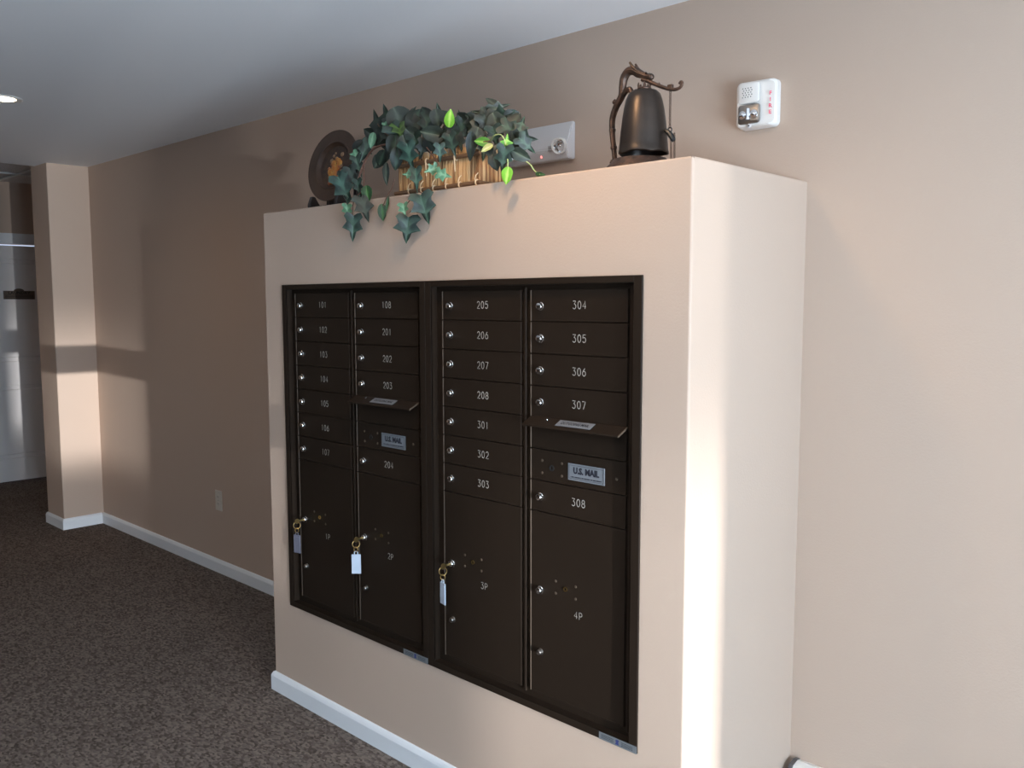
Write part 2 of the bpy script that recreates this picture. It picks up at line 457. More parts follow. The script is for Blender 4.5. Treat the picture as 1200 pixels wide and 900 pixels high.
    for (a, c2) in zip(k, k[1:]):
        quad(b, (W - a[0], a[1], 0), (W - c2[0], c2[1], 0), (W - c2[0], c2[1], HB - r), (W - a[0], a[1], HB - r))
        quad(b, (a[0], a[1], 0), (c2[0], c2[1], 0), (c2[0], c2[1], HB - r), (a[0], a[1], HB - r))
        quad(b, (r, a[1], HB - a[0]), (W - r, a[1], HB - a[0]), (W - r, c2[1], HB - c2[0]), (r, c2[1], HB - c2[0]))
        quad(b, (W - a[1], r, HB - a[0]), (W - a[1], D, HB - a[0]), (W - c2[1], D, HB - c2[0]), (W - c2[1], r, HB - c2[0]))
    for (a, c2) in zip(k, k[1:]):   # corner caps
        for sx in (0, 1):
            X = (lambda t: W - t) if sx else (lambda t: t)
            b.faces.new([b.verts.new(p) for p in ((X(a[0]), a[1], HB - r), (X(c2[0]), c2[1], HB - r), (X(r), r, HB))])
    quad(b, (W, r, 0), (W, D, 0), (W, D, HB - r), (W, r, HB - r)); quad(b, (0, r, 0), (0, r, HB - r), (0, D, HB - r), (0, D, 0))
    quad(b, (r, r, HB), (W - r, r, HB), (W - r, D, HB), (r, D, HB)); quad(b, (0, r, HB - r), (r, r, HB), (r, D, HB), (0, D, HB - r))
    bmesh.ops.remove_doubles(b, verts=b.verts, dist=0.0003)
    struct('wall_mailbox', b, M['paint'], label='boxed-out taupe wall holding the dark mailbox units')

    # baseboards (a stepped moulding profile)
    prof = [(0, 0), (0.013, 0), (0.013, 0.058), (0.010, 0.066), (0.006, 0.073), (0, 0.076)]
    def bb(name, pts, closed=False):
        bm = NB()
        n = len(pts)
        rings = []
        for i, p in enumerate(pts):
            p = Vector((*p, 0))
            d1 = (p - Vector((*pts[i - 1], 0))).normalized() if i > 0 else None
            d2 = (Vector((*pts[i + 1], 0)) - p).normalized() if i < n - 1 else None
            n1 = Vector((d1.y, -d1.x, 0)) if d1 else None; n2 = Vector((d2.y, -d2.x, 0)) if d2 else None
            if n1 and n2: m_ = (n1 + n2) / (1 + n1.dot(n2))
            else: m_ = n1 or n2
            rings.append([bm.verts.new(p + m_ * o_ + Vector((0, 0, z))) for o_, z in prof])
        for a, c2 in zip(rings, rings[1:]):
            for q in range(len(prof) - 1): bm.faces.new((a[q], a[q + 1], c2[q + 1], c2[q]))
        bm.faces.new(rings[0]); bm.faces.new(rings[-1][::-1])
        return struct(name, bm, M['trim'])
    bb('baseboard_mailbox', [(-0.0, D - 0.014), (0.0, 0.0), (W, 0.0), (W, D - 0.066)])
    bb('baseboard_back', [(-3.236, D), (-0.001, D)])
    bb('baseboard_pier', [(-3.54, 1.8), (-3.54, 0.335), (-3.236, 0.335), (-3.236, D - 0.014)])
    bb('baseboard_hall_end', [(-5.25, -4.0), (-5.25, 0.17)])

    # laundry door
    xf = -5.236
    b = NB()
    y0, y1 = 0.28, 1.17
    box(b, -5.30, xf - 0.022, y0, y1, 0.012, 2.035)
    for ya, yb in ((y0, y0 + 0.11), (y1 - 0.11, y1)): box(b, xf - 0.022, xf, ya, yb, 0.012, 2.035, 0.004)
    for za, zb in ((0.012, 0.21), (0.84, 1.05), (1.92, 2.035)): box(b, xf - 0.022, xf, y0 + 0.11, y1 - 0.11, za, zb, 0.003)
    d = struct('door_1', b, M['door'])
    for za, zb in ((0.21, 0.84), (1.05, 1.92)):
        p = NB(); box(p, xf - 0.022, xf - 0.006, y0 + 0.135, y1 - 0.135, za + 0.030, zb - 0.030, 0.010); obj('panel', p, M['door'], d)
    t = NB()
    box(t, -5.25, -5.232, 0.17, 0.26, 0, 2.14, 0.004); box(t, -5.25, -5.232, 1.19, 1.28, 0, 2.14, 0.004); box(t, -5.25, -5.230, 0.15, 1.30, 2.05, 2.14, 0.004)
    struct('trim_1', t, M['trim'])
build_setting()

# ------------------------------------------------------------------ ceiling downlights
def downlight(x, y, watts, label):
    t = thing('ceiling_downlight', (x, y, HC), label, 'light', 'recessed ceiling downlights')
    b = NB(); lathe(b, [(0.058, -0.0005), (0.085, -0.0005), (0.086, -0.004), (0.080, -0.007), (0.060, -0.004), (0.058, -0.0005)], (x, y, HC), n=36); obj('trim_ring', b, M['white'], t, True)
    b = NB(); lathe(b, [(0, -0.003), (0.056, -0.002), (0.058, -0.0005), (0, -0.0005)], (x, y, HC), n=36); obj('lens', b, M['lamp'], t)
    ld = bpy.data.lights.new('downlight_lamp', 'SPOT'); ld.energy = watts; ld.color = (1.0, 0.66, 0.37)
    ld.spot_size = math.radians(179); ld.spot_blend = 1.0; ld.shadow_soft_size = 0.05
    l = bpy.data.objects.new('downlight_lamp', ld); COL.objects.link(l); l.parent = t; l.location = (0, 0, -0.03)
downlight(-1.44, -0.45, 7, 'lit round recessed downlight at the left end of the white ceiling')
downlight(1.55, -0.45, 23, 'round recessed downlight in the ceiling above the mailbox wall')
downlight(4.45, -0.45, 11, 'round recessed downlight in the ceiling near the glazed entrance')

downlight(-4.4, -1.3, 14, 'added unseen lamp that brightens the hall door')  # added lamp out of view, lifts the dim hall door

# ------------------------------------------------------------------ engraved digits (single-stroke lettering)
def arc(cx, cy, rx, ry, a0, a1, n=9):
    return [(cx + rx * math.cos(math.radians(a0 + (a1 - a0) * i / n)), cy + ry * math.sin(math.radians(a0 + (a1 - a0) * i / n))) for i in range(n + 1)]
GLYPH = {
    '0': [arc(.5, .5, .42, .5, 90, 450, 18)],
    '1': [[(.28, .82), (.5, 1.0), (.5, 0)]],
    '2': [arc(.5, .70, .40, .30, 165, -35, 10) + [(.08, 0), (.95, 0)]],
    '3': [[(.1, 1), (.88, 1), (.45, .62)] + arc(.46, .31, .44, .31, 80, -150, 10)],
    '4': [[(.68, 0), (.68, 1), (.05, .30), (.95, .30)]],
    '5': [[(.85, 1), (.18, 1), (.12, .56)] + arc(.47, .33, .43, .33, 125, -150, 10)],
    '6': [[(.72, 1), (.30, .68)] + arc(.5, .32, .42, .32, 140, 500, 14)],
    '7': [[(.08, 1), (.92, 1), (.38, 0)]],
    '8': [arc(.5, .75, .34, .25, -90, 270, 12), arc(.5, .26, .42, .26, 90, 450, 12)],
    'P': [[(.12, 0), (.12, 1), (.5, 1)] + arc(.52, .73, .36, .27, 90, -90, 6) + [(.12, .46)]],
}
def strokes(bm, s, x, y, z, h, w, gap, lw):
    tot = len(s) * w + (len(s) - 1) * gap
    cx = x - tot / 2
    for ch in s:
        for pl in GLYPH[ch]:
            P = [Vector((cx + p[0] * w, 0, z - h / 2 + p[1] * h)) for p in pl]
            L, R = [], []
            for i, p in enumerate(P):
                d = P[min(i + 1, len(P) - 1)] - P[max(i - 1, 0)]
                if d.length < 1e-9: d = P[i] - P[i - 1]
                d.normalize(); nn = Vector((-d.z, 0, d.x)) * lw / 2
                L.append(bm.verts.new((p.x + nn.x, y, p.z + nn.z))); R.append(bm.verts.new((p.x - nn.x, y, p.z - nn.z)))
            for i in range(len(P) - 1): bm.faces.new((L[i], R[i], R[i + 1], L[i + 1]))
        cx += w + gap

# ------------------------------------------------------------------ mailbox units
PITCH, ZTOP = 0.0889, 1.580
YF = 0.0125                       # front plane of the doors
def lock_part(x, z, door, r=0.0105, mat='chrome'):
    b = NB(); lathe(b, [(r * 1.12, 0), (r * 1.12, 0.002), (r, 0.003), (r, 0.009), (r * 0.85, 0.0115), (r * .5, 0.0128), (0, 0.0132)], (x, YF, z), (0, -1, 0), 18)
    l = obj('lock', b, M[mat], door, True, label='round keyed lock of bright metal' if mat == 'chrome' else None)
    return l
def mailbox_unit(X0, cols, label):
    Xw = 0.8155
    t = thing('mailbox_unit', (X0 + Xw / 2, 0, 0.379), label, 'mailbox', 'recessed mailbox banks')
    # frame: flange ring, jambs and back plane
    b = NB()
    o0, o1, p0, p1 = X0 + 0.0005, X0 + Xw - 0.0005, 0.379, 1.611
    i0, i1, q0, q1 = X0 + 0.027, X0 + Xw - 0.027, 0.401, 1.593
    box(b, o0, i0, -0.006, -0.0004, p0, p1, 0.0012); box(b, i1, o1, -0.006, -0.0004, p0, p1, 0.0012)
    box(b, i0 - .001, i1 + .001, -0.006, -0.0004, q1, p1, 0.0012); box(b, i0 - .001, i1 + .001, -0.006, -0.0004, p0, q0, 0.0012)
    j = 0.0025
    box(b, i0 - j, i0, -0.005, 0.022, q0, q1); box(b, i1, i1 + j, -0.005, 0.022, q0, q1)
    box(b, i0, i1, -0.005, 0.022, q1, q1 + j); box(b, i0, i1, -0.005, 0.022, q0 - j, q0)
    box(b, i0 - j, i1 + j, 0.0205, 0.0245, q0 - j, q1 + j)
    box(b, i0, i1, 0.0245, 0.14, q0, q1)
    # inner hinge rails on the right of each column and beside the right flange
    for (xa, xb) in ((X0 + 0.402, X0 + 0.410), (X0 + 0.768, X0 + 0.776)):
        box(b, xa, xb, 0.012, 0.0205, 0.415, 1.586, 0.0015)
    obj('frame', b, M['bronze'], t)
    for ci, col in enumerate(cols):
        xa = X0 + (0.063, 0.4305)[ci]; xb = xa + 0.328
        kx = X0 + (0.097, 0.465)[ci]; nx = X0 + (0.2365, 0.602)[ci]
        row = 0
        for it in col:
            kind, n = it[0], it[1]
            z1 = ZTOP - row * PITCH; z0 = z1 - n * PITCH; row += n
            g = 0.0011
            b = NB()
            box(b, xa, xb, YF, 0.0200, z0 + g, z1 - g, 0.0008)
            box(b, xa + 0.004, xb - 0.002, YF - 0.0008, YF + 0.001, z0 + g + 0.0005, z0 + g + 0.0045, 0.0006)   # folded bottom lip
            name = {'box': 'door', 'parcel': 'parcel_door', 'slot': 'slot_panel', 'mail': 'collection_door'}[kind]
            dr = obj(name, b, M['bronze'], t)
            e = NB(); tube(e, [(xa - 0.0015, YF - 0.0005, z0 + g + 0.001), (xa - 0.0015, YF - 0.0005, z1 - g - 0.001)], 0.0019, 8)
            obj('door_edge', e, M['bronze_edge'], dr, True, label='thin door edge coloured lighter for the light it catches')  # light along the edge is put into its paler colour
            zc = (z0 + z1) / 2
            if kind == 'box':
                lock_part(kx, zc - 0.002, dr)
                s = NB(); strokes(s, it[2], nx, YF - 0.0006, zc + 0.0015, 0.0205, 0.0125, 0.0045, 0.0017)
                obj('number', s, M['engrave'], dr, label='engraved pale number ' + it[2])
            elif kind == 'parcel':
                lock_part(kx, 0.731, dr, 0.0105)
                lock_part(kx + 0.002, 0.551, dr, 0.0085, 'steel')
                s = NB(); strokes(s, it[2], nx - 0.002 + 0.004, YF - 0.0006, 0.690, 0.0195, 0.0125, 0.004, 0.0017)
                obj('number', s, M['engrave'], dr, label='engraved pale number ' + it[2])
                c = NB(); lathe(c, [(0.004, 0.0), (0.0065, 0.0), (0.0065, 0.0025), (0.004, 0.0025), (0.004, 0.0)], (kx + 0.093, YF, 0.754), (0, -1, 0), 14)
                obj('keyhole_ring', c, M['brass'], dr, True, label='small brass keyhole ring')
                for dx in (-0.036, 0.036):
                    for dz in (-0.0175, 0.0175):
                        c = NB(); lathe(c, [(0.0042, 0), (0.0038, 0.0012), (0, 0.0018)], (kx + 0.093 + dx, YF, 0.752 + dz), (0, -1, 0), 10)
                        obj('rivet', c, M['bronze_edge'], dr, True)
            elif kind == 'mail':
                cxx = kx + 0.042; cz = 1.087
                c = NB(); lathe(c, [(0.0045, 0.0), (0.0085, 0.0), (0.0085, 0.002), (0.0045, 0.002), (0.0045, 0.0)], (cxx, YF, cz), (0, -1, 0), 14)
                obj('keyhole_ring', c, M['gap'], dr, True)
                for dx in (-0.036, 0.036):
                    for dz in (-0.0175, 0.0175):
                        c = NB(); lathe(c, [(0.0042, 0), (0.0038, 0.0012), (0, 0.0018)], (cxx + dx, YF, cz + dz), (0, -1, 0), 10)
                        obj('rivet', c, M['bronze_edge'], dr, True)
                c = NB(); lathe(c, [(0.0045, 0), (0.004, 0.0012), (0, 0.0018)], (cxx + 0.222, YF, cz), (0, -1, 0), 10)
                obj('rivet', c, M['bronze_edge'], dr, True)
                lx0, lx1, lz0, lz1 = nx - 0.036, nx + 0.089, 1.0635, 1.1095
                c = NB(); box(c, lx0, lx1, YF - 0.0014, YF, lz0, lz1, 0.0004)
                obj('label_plate', c, M['plate_silver'], dr, label='silver metal plate reading U.S. MAIL')
                c = text_bm('U.S. MAIL', 0.0235, 0.0002, 0.0011); place(c, ((lx0 + lx1) / 2, YF - 0.0017, 1.0905), (1, 0, 0), (0, 0, 1), (0.92, 1))
                yy = YF - 0.0017
                for (u0, u1, v0, v1) in ((lx0 + .004, lx1 - .004, lz1 - .005, lz1 - .0042), (lx0 + .004, lx1 - .004, lz0 + .0042, lz0 + .005), (lx0 + .004, lx0 + .0048, lz0 + .0042, lz1 - .0042), (lx1 - .0048, lx1 - .004, lz0 + .0042, lz1 - .0042)):
                    box(c, u0, u1, yy - .0002, yy + .0002, v0, v1)
                obj('print', c, M['ink'], dr, label='black print reading U.S. MAIL inside a thin border')
                c = NB(); rnd = random.Random(3); u = lx0 + 0.010
                while u < lx1 - 0.012:         # the fine print line, too small to read
                    w_ = rnd.choice((0.0016, 0.0022, 0.0030)); box(c, u, u + w_, yy - .0002, yy + .0002, 1.0715, 1.0745); u += w_ + rnd.choice((0.0008, 0.0008, 0.002))
                obj('fine_print', c, M['ink'], dr, label='line of fine black print too small to read')['kind'] = 'stuff'
            elif kind == 'slot':
                # open mail flap above the slot, tipped down toward the room
                c = NB()
                fa, fb = xa + 0.001, xb + 0.004
                prism(c, [(YF - 0.003, 1.2275), (-0.030, 1.2085), (-0.0305, 1.2040), (-0.0285, 1.2035), (YF - 0.003, 1.2215)], 'X', fa, fb)
                bmesh.ops.bevel(c, geom=c.edges[:], offset=0.0007, segments=1, affect='EDGES')
                fl = obj('mail_flap', c, M['bronze'], dr)
                e = NB(); prism(e, [(YF - 0.004, 1.2277), (-0.030, 1.2088), (-0.0305, 1.2040), (YF - 0.004, 1.2215)], 'X', fb, fb + 0.0022); obj('flap_end', e, M['bronze_edge'], fl, label='lighter end of the flap')  # end piece in the paler bronze
                # label on the sloping top of the flap
                ey = Vector((0, YF - 0.003 + 0.030, 1.2275 - 1.2085)).normalized(); nn = Vector((0, -ey.z, ey.y))
                ctr = Vector((nx + 0.004, -0.009, 1.2185)) + nn * 0.0015
                l2 = NB(); box(l2, -0.060, 0.060, -0.0135, 0.0135, -0.0004, 0.0004); place(l2, ctr, (1, 0, 0), ey)
                obj('flap_label', l2, M['plate_silver'], fl, label='small grey label on the flap reading OUTGOING MAIL')
                tx = text_bm('OUTGOING MAIL', 0.0135, 0.0001, 0.0002); place(tx, ctr + nn * 0.0007, (1, 0, 0), ey, (0.90, 1.2))
                obj('print', tx, M['ink'], fl, label='dark print reading OUTGOING MAIL')
                rv = NB(); lathe(rv, [(0.004, 0), (0.0035, 0.0015), (0, 0.0022)], ctr + Vector((-0.105, 0, 0)) + ey * 0.008, nn, 10); obj('rivet', rv, M['chrome'], fl, True)
    # grey strip label at the bottom right corner of the flange
    c = NB(); lx1 = o1 - (0.0 if X0 > 0.5 else 0.0035); lx0 = lx1 - 0.122
    box(c, lx0, lx1, -0.0072, -0.006, 0.3795, 0.3995)
    sl = obj('strip_label', c, M['label_grey'], t, label='grey strip label with a small dark emblem')
    c = NB(); rnd = random.Random(5)
    for za in (0.3925, 0.3885, 0.3845):
        for (ua, ub) in ((lx0 + .008, lx0 + .048), (lx0 + .074, lx0 + .110)):
            u = ua
            while u < ub:
                w_ = rnd.choice((0.002, 0.003, 0.0045)); box(c, u, min(u + w_, ub), -0.0075, -0.0071, za, za + 0.0020); u += w_ + 0.0012
    obj('fine_print', c, M['ink_soft'], sl)['kind'] = 'stuff'
    c = NB(); prism(c, [(lx0 + .054, .3835), (lx0 + .066, .3835), (lx0 + .064, .390), (lx0 + .0665, .396), (lx0 + .060, .3975), (lx0 + .0545, .394), (lx0 + .057, .389)], 'Y', -0.0076, -0.0071); obj('emblem', c, M['ink_blue'], sl)
    return t
XA, XB = 0.1285, 0.9440
mailbox_unit(XA, [[('box', 1, str(n)) for n in range(101, 108)] + [('parcel', 6, '1P')],
                  [('box', 1, '108')] + [('box', 1, str(n)) for n in (201, 202, 203)] + [('slot', 1), ('mail', 1), ('box', 1, '204'), ('parcel', 6, '2P')]],
             'left dark bronze mailbox bank, doors numbered 101 to 108 and 201 to 204')
mailbox_unit(XB, [[('box', 1, str(n)) for n in (205, 206, 207, 208, 301, 302, 303)] + [('parcel', 6, '3P')],
                  [('box', 1, str(n)) for n in (304, 305, 306, 307)] + [('slot', 1), ('mail', 1), ('box', 1, '308'), ('parcel', 6, '4P')]],
             'right dark bronze mailbox bank, doors numbered 205 to 208 and 301 to 308')

# ------------------------------------------------------------------ keys hanging from the parcel locks
def key_tag(kx, turn, mat, label):
    z = 0.731
    t = thing('key_with_tag', (kx, -0.004, z), label, 'key', 'keys hanging in the parcel locks')
    b = NB(); box(b, kx - 0.0012, kx + 0.0012, -0.021, -0.0010, z - 0.0035, z + 0.0035, 0.0004)
    lathe(b, [(0, -0.0012), (0.0095, -0.0012), (0.0095, 0.0012), (0, 0.0012)], (kx, -0.026, z - 0.001), (1, 0, 0), 16)
    obj('key', b, M['brass'], t)
    b = NB(); torus(b, (kx - 0.002, -0.026, z - 0.017), (0.9, -0.4, 0.2), 0.0125, 0.0014); obj('key_ring', b, M['brass'], t, True)
    b = NB(); torus(b, (kx - 0.003, -0.026, z - 0.036), (0.3, -1.0, 0.1), 0.0085, 0.0013); obj('link', b, M['brass'], t, True)
    b = NB()
    box(b, -0.016, 0.016, -0.0018, 0.0018, -0.068, 0.0, 0.0008)
    tube(b, [(-0.006, 0, 0), (-0.006, 0, 0.008), (0, 0, 0.011), (0.006, 0, 0.008), (0.006, 0, 0)], 0.0018, 6)
    b.transform(Matrix.Translation((kx - 0.003, -0.026, z - 0.054)) @ Matrix.Rotation(turn, 4, 'Z'))
    tg = obj('tag', b, M[mat], t)
    b = NB(); box(b, -0.013, 0.013, -0.0022, -0.0018, -0.060, -0.008); b.transform(Matrix.Translation((kx - 0.003, -0.026, z - 0.054)) @ Matrix.Rotation(turn, 4, 'Z')); obj('paper_insert', b, M[mat], tg)
key_tag(XA + 0.097, 0.25, 'tag_clear', 'key with a greyish lilac tag hanging in the lock of parcel door 1P')
key_tag(XA + 0.465, 0.75, 'tag', 'key with a wide pale blue tag hanging in the lock of parcel door 2P')
key_tag(XB + 0.097, -0.25, 'tag', 'key with a narrow edge-turned pale tag hanging in the lock of parcel door 3P')

# ------------------------------------------------------------------ plate on its stand
def plate():
    c = Vector((0.245, 0.165, 2.052)); ax = Vector((0.10, -1, 0.20)).normalized(); R = 0.136
    t = thing('decorative_plate', (c.x, c.y, c.z - 0.12), 'round dark bronze plate with an orange figured centre standing left of the ivy', 'plate')
    b = NB(); lathe(b, [(0, -0.004), (R * .60, -0.004), (R * .70, 0.006), (R * .98, 0.012), (R, 0.014), (R * .985, 0.0175), (R * .93, 0.0160), (R * .90, 0.0175), (R * .72, 0.0125), (R * .66, 0.0150), (R * .62, 0.0060), (R * .58, 0.001), (0, 0.001)], c, ax, 56)
    obj('rim', b, M['platerim'], t, True)
    b = NB(); lathe(b, [(0, 0.0012), (R * .575, 0.0012), (R * .575, 0.0022), (0, 0.003)], c, ax, 40); obj('painted_centre', b, M['platecentre'], t, True, label='dark reddish painted centre')
    u = Vector((0, 0, 1)); u = (u - ax * u.dot(ax)).normalized(); r = u.cross(-ax).normalized() * -1
    if r.x < 0: r = -r
    rnd = random.Random(11)
    def blobs(name, mat, lst):
        b = NB()
        for (px, pz, s) in lst:
            q = c + r * px + u * pz + ax * 0.003
            lathe(b, [(0, -0.001), (s, 0), (s * .8, s * .35), (s * .35, s * .5), (0, s * .55)], q, ax, 9)
        return obj(name, b, M[mat], t, True)
    blobs('orange_relief', 'relief_orange', [(-0.004 + 0.014 * rnd.uniform(-1, 1) + .002 * i, -0.058 + 0.0085 * i, rnd.uniform(.009, .014)) for i in range(11)] + [(-.022, -.02, .013), (.016, -.008, .012), (-.014, -.038, .014), (.010, -.03, .012), (-.006, .012, .013)])
    blobs('red_relief', 'relief_red', [(rnd.uniform(-.034, .026), rnd.uniform(-.066, .01), rnd.uniform(.006, .011)) for i in range(14)])
    blobs('tan_relief', 'relief_tan', [(-.012, .040, .007), (-.02, .022, .010), (.004, .028, .009), (.034, .042, .009), (.036, -.002, .007), (-.004, .05, .005), (.038, -.02, .007)])
    # stand
    s = thing('plate_stand', (c.x, c.y, HB), 'black wooden easel stand under the bronze plate', 'stand')
    for sx in (-1, 1):
        x = c.x + sx * 0.085
        b = NB(); prism(b, [(0.100, HB), (0.30, HB), (0.30, HB + .016), (0.215, HB + .030), (0.205, HB + 0.16), (0.195, HB + .16), (0.188, HB + .034), (0.142, HB + .026), (0.126, HB + .058), (0.112, HB + .060), (0.100, HB + .03)], 'X', x - 0.009, x + 0.009)
        bmesh.ops.bevel(b, geom=b.edges[:], offset=0.002, segments=1, affect='EDGES')
        obj('side_bracket', b, M['blackwood'], s)
    b = NB(); box(b, c.x - 0.078, c.x + 0.078, 0.150, 0.170, HB + .004, HB + .028, 0.002); box(b, c.x - 0.078, c.x + 0.078, 0.20, 0.212, HB + .11, HB + .13, 0.002); obj('crossbar', b, M['blackwood'], s)
plate()

# ------------------------------------------------------------------ straw basket
def basket():
    BX0, BX1, BY0, BY1 = 0.785, 1.153, 0.030, 0.135
    z0 = HB
    t = thing('straw_basket', ((BX0 + BX1) / 2, 0.09, z0), 'rectangular tan straw basket tied with raffia holding the ivy', 'basket')
    b = NB(); box(b, BX0 + .012, BX1 - .012, BY0 + .012, BY1 - .012, z0, z0 + 0.100); obj('liner', b, M['bark'], t)
    b = NB(); box(b, BX0 + .014, BX1 - .014, BY0 + .014, BY1 - .014, z0 + .1, z0 + .112, .004); obj('moss', b, M['moss'], t)
    rnd = random.Random(4)
    light, dark = NB(), NB()
    def stalk(bm, x, y, nx, ny, top, lean):
        tx, ty = -ny, nx
        r = rnd.uniform(.0016, .0026)
        tube(bm, [(x, y, z0 + .008), (x + tx * lean * .5 - nx * 0.001, y + ty * lean * .5, z0 + top * .5), (x + tx * lean - nx * .003, y + ty * lean - ny * .003, z0 + top)], [r, r * .95, r * .7], 5)
    x = BX0
    while x < BX1:
        for layer in range(2):
            bm = dark if (rnd.random() < 0.30) else light
            stalk(bm, x + rnd.uniform(-.001, .001), BY0 + layer * .004, 0, -1, rnd.uniform(.110, .130), rnd.uniform(-.005, .005))
        if rnd.random() < .9: stalk(dark, x, BY1, 0, 1, rnd.uniform(.11, .128), rnd.uniform(-.004, .004))
        x += .0036
    y = BY0
    while y < BY1:
        for X, nx in ((BX0, -1), (BX1, 1)):
            for layer in range(2):
                bm = dark if rnd.random() < 0.4 else light
                stalk(bm, X - nx * layer * .004, y, nx, 0, rnd.uniform(.108, .126), rnd.uniform(-.004, .004))
        y += .0036
    o = obj('pale_straw_stalks', light, M['straw'], t, True, label='pale straw stalks standing side by side'); o['kind'] = 'stuff'
    o = obj('dark_straw_stalks', dark, M['strawdark'], t, True, label='darker brown straw stalks among the pale ones'); o['kind'] = 'stuff'
    for nm, za, th in (('bottom_rail', z0 + .010, .0065), ('top_rail', z0 + .094, .0065)):
        b = NB()
        a0, a1, c0, c1 = BX0 - .007, BX1 + .007, BY0 - .007, BY1 + .006
        tube(b, [(a0 - .006, c0, za), (a1 + .005, c0, za)], th, 8); tube(b, [(a1, c0 - .004, za), (a1, c1 + .004, za)], th * .8, 8)
        tube(b, [(a0, c0 - .004, za), (a0, c1 + .004, za)], th * .8, 8); tube(b, [(a0 - .006, c1, za), (a1 + .005, c1, za)], th, 8)
        obj(nm, b, M['bark'], t, True)
    for i, xx in enumerate((0.845, 0.905, 0.962, 1.020, 1.078, 1.150)):
        b = NB(); torus(b, (xx, BY0 - .007, z0 + .010), (1, .1, 0), .0085, .0022, 12, 6)
        tube(b, [(xx - .003, BY0 - .014, z0 + .016), (xx - .001, BY0 - .012, z0 + .03), (xx + .003, BY0 - .006, z0 + .038)], .0016, 5)
        obj('raffia_tie', b, M['raffia'], t, True)
    for i, xx in enumerate((0.93, 1.060)):
        b = NB(); torus(b, (xx, BY0 - .007, z0 + .094), (1, .1, 0), .0095, .0025, 12, 6); tube(b, [(xx, BY0 - .015, z0 + .09), (xx + .002, BY0 - .013, z0 + .05)], .002, 5); obj('raffia_tie', b, M['raffia'], t, True)
    return t
basket()

